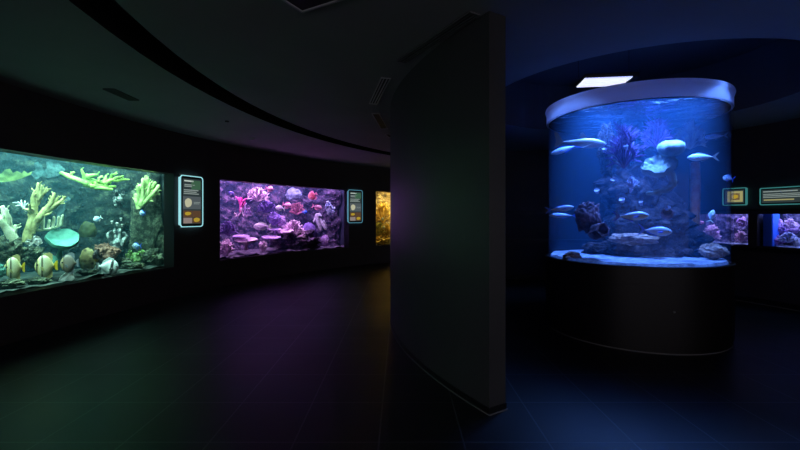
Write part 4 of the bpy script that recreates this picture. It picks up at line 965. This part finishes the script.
# lamp over the round tank
lp = (2.80, 5.64, 3.44)
lroot = empty('pendant_light', lp, -.12, 'flat white-lit panel lamp hanging over the round aquarium', 'lamp')
bm = bmesh.new(); box(bm, (.06, .06, .045), (.70, .40, .07), bevel=.01); link('housing', bm, M['black'], lroot, smooth=False)
em = bpy.data.materials.new('led_rows'); em.use_nodes = True; nt = em.node_tree; b = nt.nodes['Principled BSDF']
tc = nt.nodes.new('ShaderNodeTexCoord'); vo = nt.nodes.new('ShaderNodeTexVoronoi'); vo.inputs['Scale'].default_value = 24; vo.inputs['Randomness'].default_value = .1
nt.links.new(tc.outputs['Object'], vo.inputs['Vector'])
rp = nt.nodes.new('ShaderNodeValToRGB'); rp.color_ramp.elements[0].position = .30; rp.color_ramp.elements[1].position = .62
rp.color_ramp.elements[0].color = (1, 1, 1, 1); rp.color_ramp.elements[1].color = (.2, .26, .75, 1)
nt.links.new(vo.outputs['Distance'], rp.inputs[0]); nt.links.new(rp.outputs[0], b.inputs['Emission Color']); b.inputs['Emission Strength'].default_value = 1.25
for k, y in enumerate((-.10, .10)):
    bm = bmesh.new(); box(bm, (0, y, .004), (.60, .17, .012)); link('diffuser', bm, em, lroot, smooth=False)
for sx_ in (-.33, .33):
    bm = bmesh.new(); lathe(bm, [(0, .08), (.003, .08), (.003, CEIL+RECH-lp[2]), (0, CEIL+RECH-lp[2])], 8); link('rod', bm, M['black'], lroot, (sx_, 0, 0))
area('pendant_and_fill_light', (lp[0], lp[1], lp[2]-.02), .60, .40, 92, (.12, .31, 1.0), (0, 0, -.12), spread=100)
area('pendant_and_fill_light', (3.42, 5.06, 3.20), .8, .2, 70, (.12, .31, 1.0), (0, 0, -.3), spread=100)  # added fill light behind the collar, no fixture; brightens sand and pillar front

# ------------------------------------------------------------------ glowing signs
def em_(n, c, s): return mat_emit(n, srgb(*c), s)
E = {'edge': em_('sign_edge_glow', (160, 228, 236), .95), 'edge2': em_('sign_edge_glow_dim', (88, 150, 172), .8), 'edge3': em_('sign_edge_glow_green', (60, 130, 130), .75),
     'sheet': em_('sign_sheet', (50, 62, 64), .8), 'text': em_('sign_text', (150, 165, 160), .8), 'title': em_('sign_title', (200, 215, 205), .8), 'pic': em_('sign_photo_grey', (86, 96, 100), .8),
     'pale': em_('sign_pale_fish', (190, 190, 160), .9), 'gold': em_('sign_yellow', (190, 160, 50), .8), 'brown': em_('sign_brown', (96, 70, 50), .8), 'grey': em_('sign_mauve', (150, 135, 130), .8),
     'green': em_('sign_green', (70, 110, 84), .7), 'blue': em_('sign_blue', (70, 110, 170), .8), 'cream': em_('sign_cream', (170, 165, 110), .8)}
def sign(label, x0, y0, x1, y1, c, r, edge, items, k=1.0, rad=.07):
    A, B = hit(x0, HY, c, r), hit(x1, HY, c, r); mid = (A+B)/2
    W = (B-A).length; rz = math.atan2(B.y-A.y, B.x-A.x); Hh = (y1-y0)*mid.y/F; zc = EYE+(HY-(y0+y1)/2)*mid.y/F
    n = Vector((math.sin(rz), -math.cos(rz), 0))
    o = mid+n*.03
    root = empty('wall_sign', (o.x, o.y, zc), rz, label, 'sign')
    bm = bmesh.new(); box(bm, (0, .006, 0), (W-.01, .05, Hh-.01), bevel=.012); link('backing_panel', bm, M['black'], root, smooth=False)
    # glowing rounded edge
    t = .017; bm = bmesh.new(); pts = []
    for cx_, cz_, a0_ in ((W/2-rad, Hh/2-rad, 0), (-W/2+rad, Hh/2-rad, PI/2), (-W/2+rad, -Hh/2+rad, PI), (W/2-rad, -Hh/2+rad, PI*1.5)):
        for q in range(6):
            an = a0_+PI/2*q/5; pts.append((cx_+rad*math.cos(an), cz_+rad*math.sin(an), math.cos(an), math.sin(an)))
    rows = [[bm.verts.new((x-nx*t*i_, yv, z-nz*t*i_)) for i_, yv in ((0, .02), (0, -.03), (1, -.03), (1, .02))] for x, z, nx, nz in pts]
    for i in range(len(rows)):
        for q in range(4): bm.faces.new((rows[i][q], rows[i][(q+1) % 4], rows[(i+1) % len(rows)][(q+1) % 4], rows[(i+1) % len(rows)][q]))
    link('glowing_edge', bm, E[edge], root, smooth=False)
    iw, ih = W-.13*k, Hh-.13*k
    bm = bmesh.new(); box(bm, (0, -.022, 0), (iw, .008, ih)); sh = link('printed_sheet', bm, E['sheet'], root, smooth=False)
    for nm, u, v, w_, h_, mk in items:
        bm = bmesh.new()
        if nm == 'fish_picture':
            blob(bm, (0, 0, 0), (w_*iw/2, .004, h_*ih/2), 3, .12, 1.5, 3)
        else: box(bm, (0, 0, 0), (w_*iw, .006, h_*ih))
        link(nm, bm, E[mk], sh, ((u-.5)*iw, -.029 if nm != 'fish_picture' else -.033, (.5-v)*ih), smooth=False)
    return root
vert = [('picture', .72, .13, .52, .2, 'green'), ('text_line', .32, .05, .5, .03, 'title'), ('text_line', .36, .135, .55, .022, 'text'), ('text_line', .28, .17, .4, .02, 'text'), ('text_line', .45, .25, .8, .022, 'text'), ('text_line', .4, .29, .7, .02, 'text'), ('text_line', .46, .33, .84, .02, 'text'),
        ('picture', .5, .53, .98, .28, 'pic'), ('fish_picture', .28, .53, .38, .20, 'pale'), ('text_line', .76, .52, .36, .016, 'text'), ('text_line', .74, .55, .3, .014, 'text'),
        ('picture', .26, .78, .46, .15, 'brown'), ('fish_picture', .26, .77, .34, .08, 'gold'), ('picture', .75, .78, .46, .15, 'brown'), ('picture', .26, .925, .46, .12, 'grey'), ('picture', .75, .925, .46, .12, 'brown'), ('fish_picture', .75, .91, .34, .10, 'gold')]
sign('upright sign with a bright cyan glowing edge between the green-lit and violet-lit aquariums', 178, 176, 201, 227, C, RW, 'edge', vert)
sign('upright sign with a dim blue glowing edge between the violet-lit and golden-lit aquariums', 347, 190, 361.5, 223, C, RW, 'edge2', vert)
sign('wide sign with a glowing edge above the small aquarium at the right edge', 762, 186, 842, 204.5, D, RD, 'edge3',
     [('text_line', .27, .14, .5, .07, 'text'), ('text_line', .3, .34, .56, .05, 'text'), ('text_line', .32, .46, .6, .05, 'text'), ('text_line', .3, .58, .56, .05, 'text'), ('text_line', .25, .78, .44, .09, 'cream'), ('picture', .78, .35, .4, .6, 'blue'), ('picture', .78, .83, .4, .24, 'pic')], .62, .03)
sign('small sign with a yellow picture above the aquarium just right of the round tank', 724, 188, 748, 205.5, D, RD, 'edge3',
     [('picture', .55, .5, .8, .8, 'cream'), ('picture', .55, .5, .5, .5, 'brown'), ('fish_picture', .55, .5, .34, .3, 'gold')], .62, .03)

# ------------------------------------------------------------------ ceiling fittings
def cpt(px, py):
    Y = F*(CEIL-EYE)/(HY-py); return Vector(((px-HX)/F*Y, Y, 0))
def diffuser(name, label, cat, e0, e1, width, slots, frame_m, slot_m=None):
    """long ceiling slot diffuser from point e0 to e1 (centre line)"""
    d = e1-e0; Ln = d.length; rz = math.atan2(d.y, d.x); mid = (e0+e1)/2
    root = empty(name, (mid.x, mid.y, CEIL), rz, label, cat)
    bm = bmesh.new(); box(bm, (0, 0, -.002), (Ln, width, .004)); link('backing', bm, M['black'], root, smooth=False)
    bm = bmesh.new(); t = .012
    for s in (-1, 1):
        box(bm, (0, s*(width-t)/2, -.008), (Ln, t, .014)); box(bm, (s*(Ln-t)/2, 0, -.008), (t, width-2*t, .014))
    link('frame', bm, frame_m, root, smooth=False)
    for k in range(1, slots):
        bm = bmesh.new(); box(bm, (0, -width/2+width*k/slots, -.008), (Ln-2*t, .012, .012)); link('slat', bm, frame_m, root, smooth=False)
    return root
diffuser('slot_diffuser', 'short three-slot ceiling diffuser beside the top of the partition', 'air vent', cpt(386, 77.3), cpt(373, 103.4), .12, 3, M['grille'])
diffuser('slot_diffuser', 'plain narrow ceiling diffuser beyond the three-slot one', 'air vent', cpt(375.5, 113), cpt(384.5, 128.4), .13, 1, M['grille'])
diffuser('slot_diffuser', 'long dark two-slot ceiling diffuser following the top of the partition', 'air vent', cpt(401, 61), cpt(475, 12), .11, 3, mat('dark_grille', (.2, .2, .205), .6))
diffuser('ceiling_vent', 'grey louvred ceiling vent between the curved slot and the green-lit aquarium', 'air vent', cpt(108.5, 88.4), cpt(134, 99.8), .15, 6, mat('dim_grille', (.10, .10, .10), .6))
diffuser('slot_diffuser', 'farthest small ceiling diffuser by the partition edge', 'air vent', cpt(387, 133.5), cpt(391, 137), .1, 1, M['grille'])
e1 = Vector((.877, -.48, 0)); e2 = Vector((-.47, -.88, 0)); k0 = Vector((-.79, 3.30, 0)); mid = k0+(e1+e2)*.3
root = empty('ceiling_hatch', (mid.x, mid.y, CEIL), math.atan2(e1.y, e1.x), 'square ceiling hatch with a thin metal frame at the top edge of the photo', 'hatch')
bm = bmesh.new(); box(bm, (0, 0, -.003), (.58, .58, .006)); link('panel', bm, M['black'], root, smooth=False)
bm = bmesh.new()
for s in (-1, 1): box(bm, (0, s*.295, -.008), (.61, .02, .016)); box(bm, (s*.295, 0, -.008), (.02, .57, .016))
link('frame', bm, M['grille'], root, smooth=False)
for (x, y, r, nm, lb, cat) in ((252, 138, .07, 'smoke_detector', 'round white smoke detector on the ceiling above the upright cyan-edged sign', 'detector'), (227, 121, .035, 'sprinkler_head', 'tiny dark sprinkler on the ceiling left of the smoke detector', 'sprinkler')):
    q = cpt(x, y); root = empty(nm, (q.x, q.y, CEIL), 0, lb, cat)
    bm = bmesh.new(); lathe(bm, [(0, 0), (r, 0), (r, -.012), (r*.9, -.02), (0, -.02)], 24); link('mounting_plate', bm, M['white'] if r > .05 else M['black'], root)
    bm = bmesh.new(); lathe(bm, [(0, -.018), (r*.6, -.02), (r*.5, -.04), (0, -.045)], 20); link('head', bm, M['white'] if r > .05 else M['metal'], root)
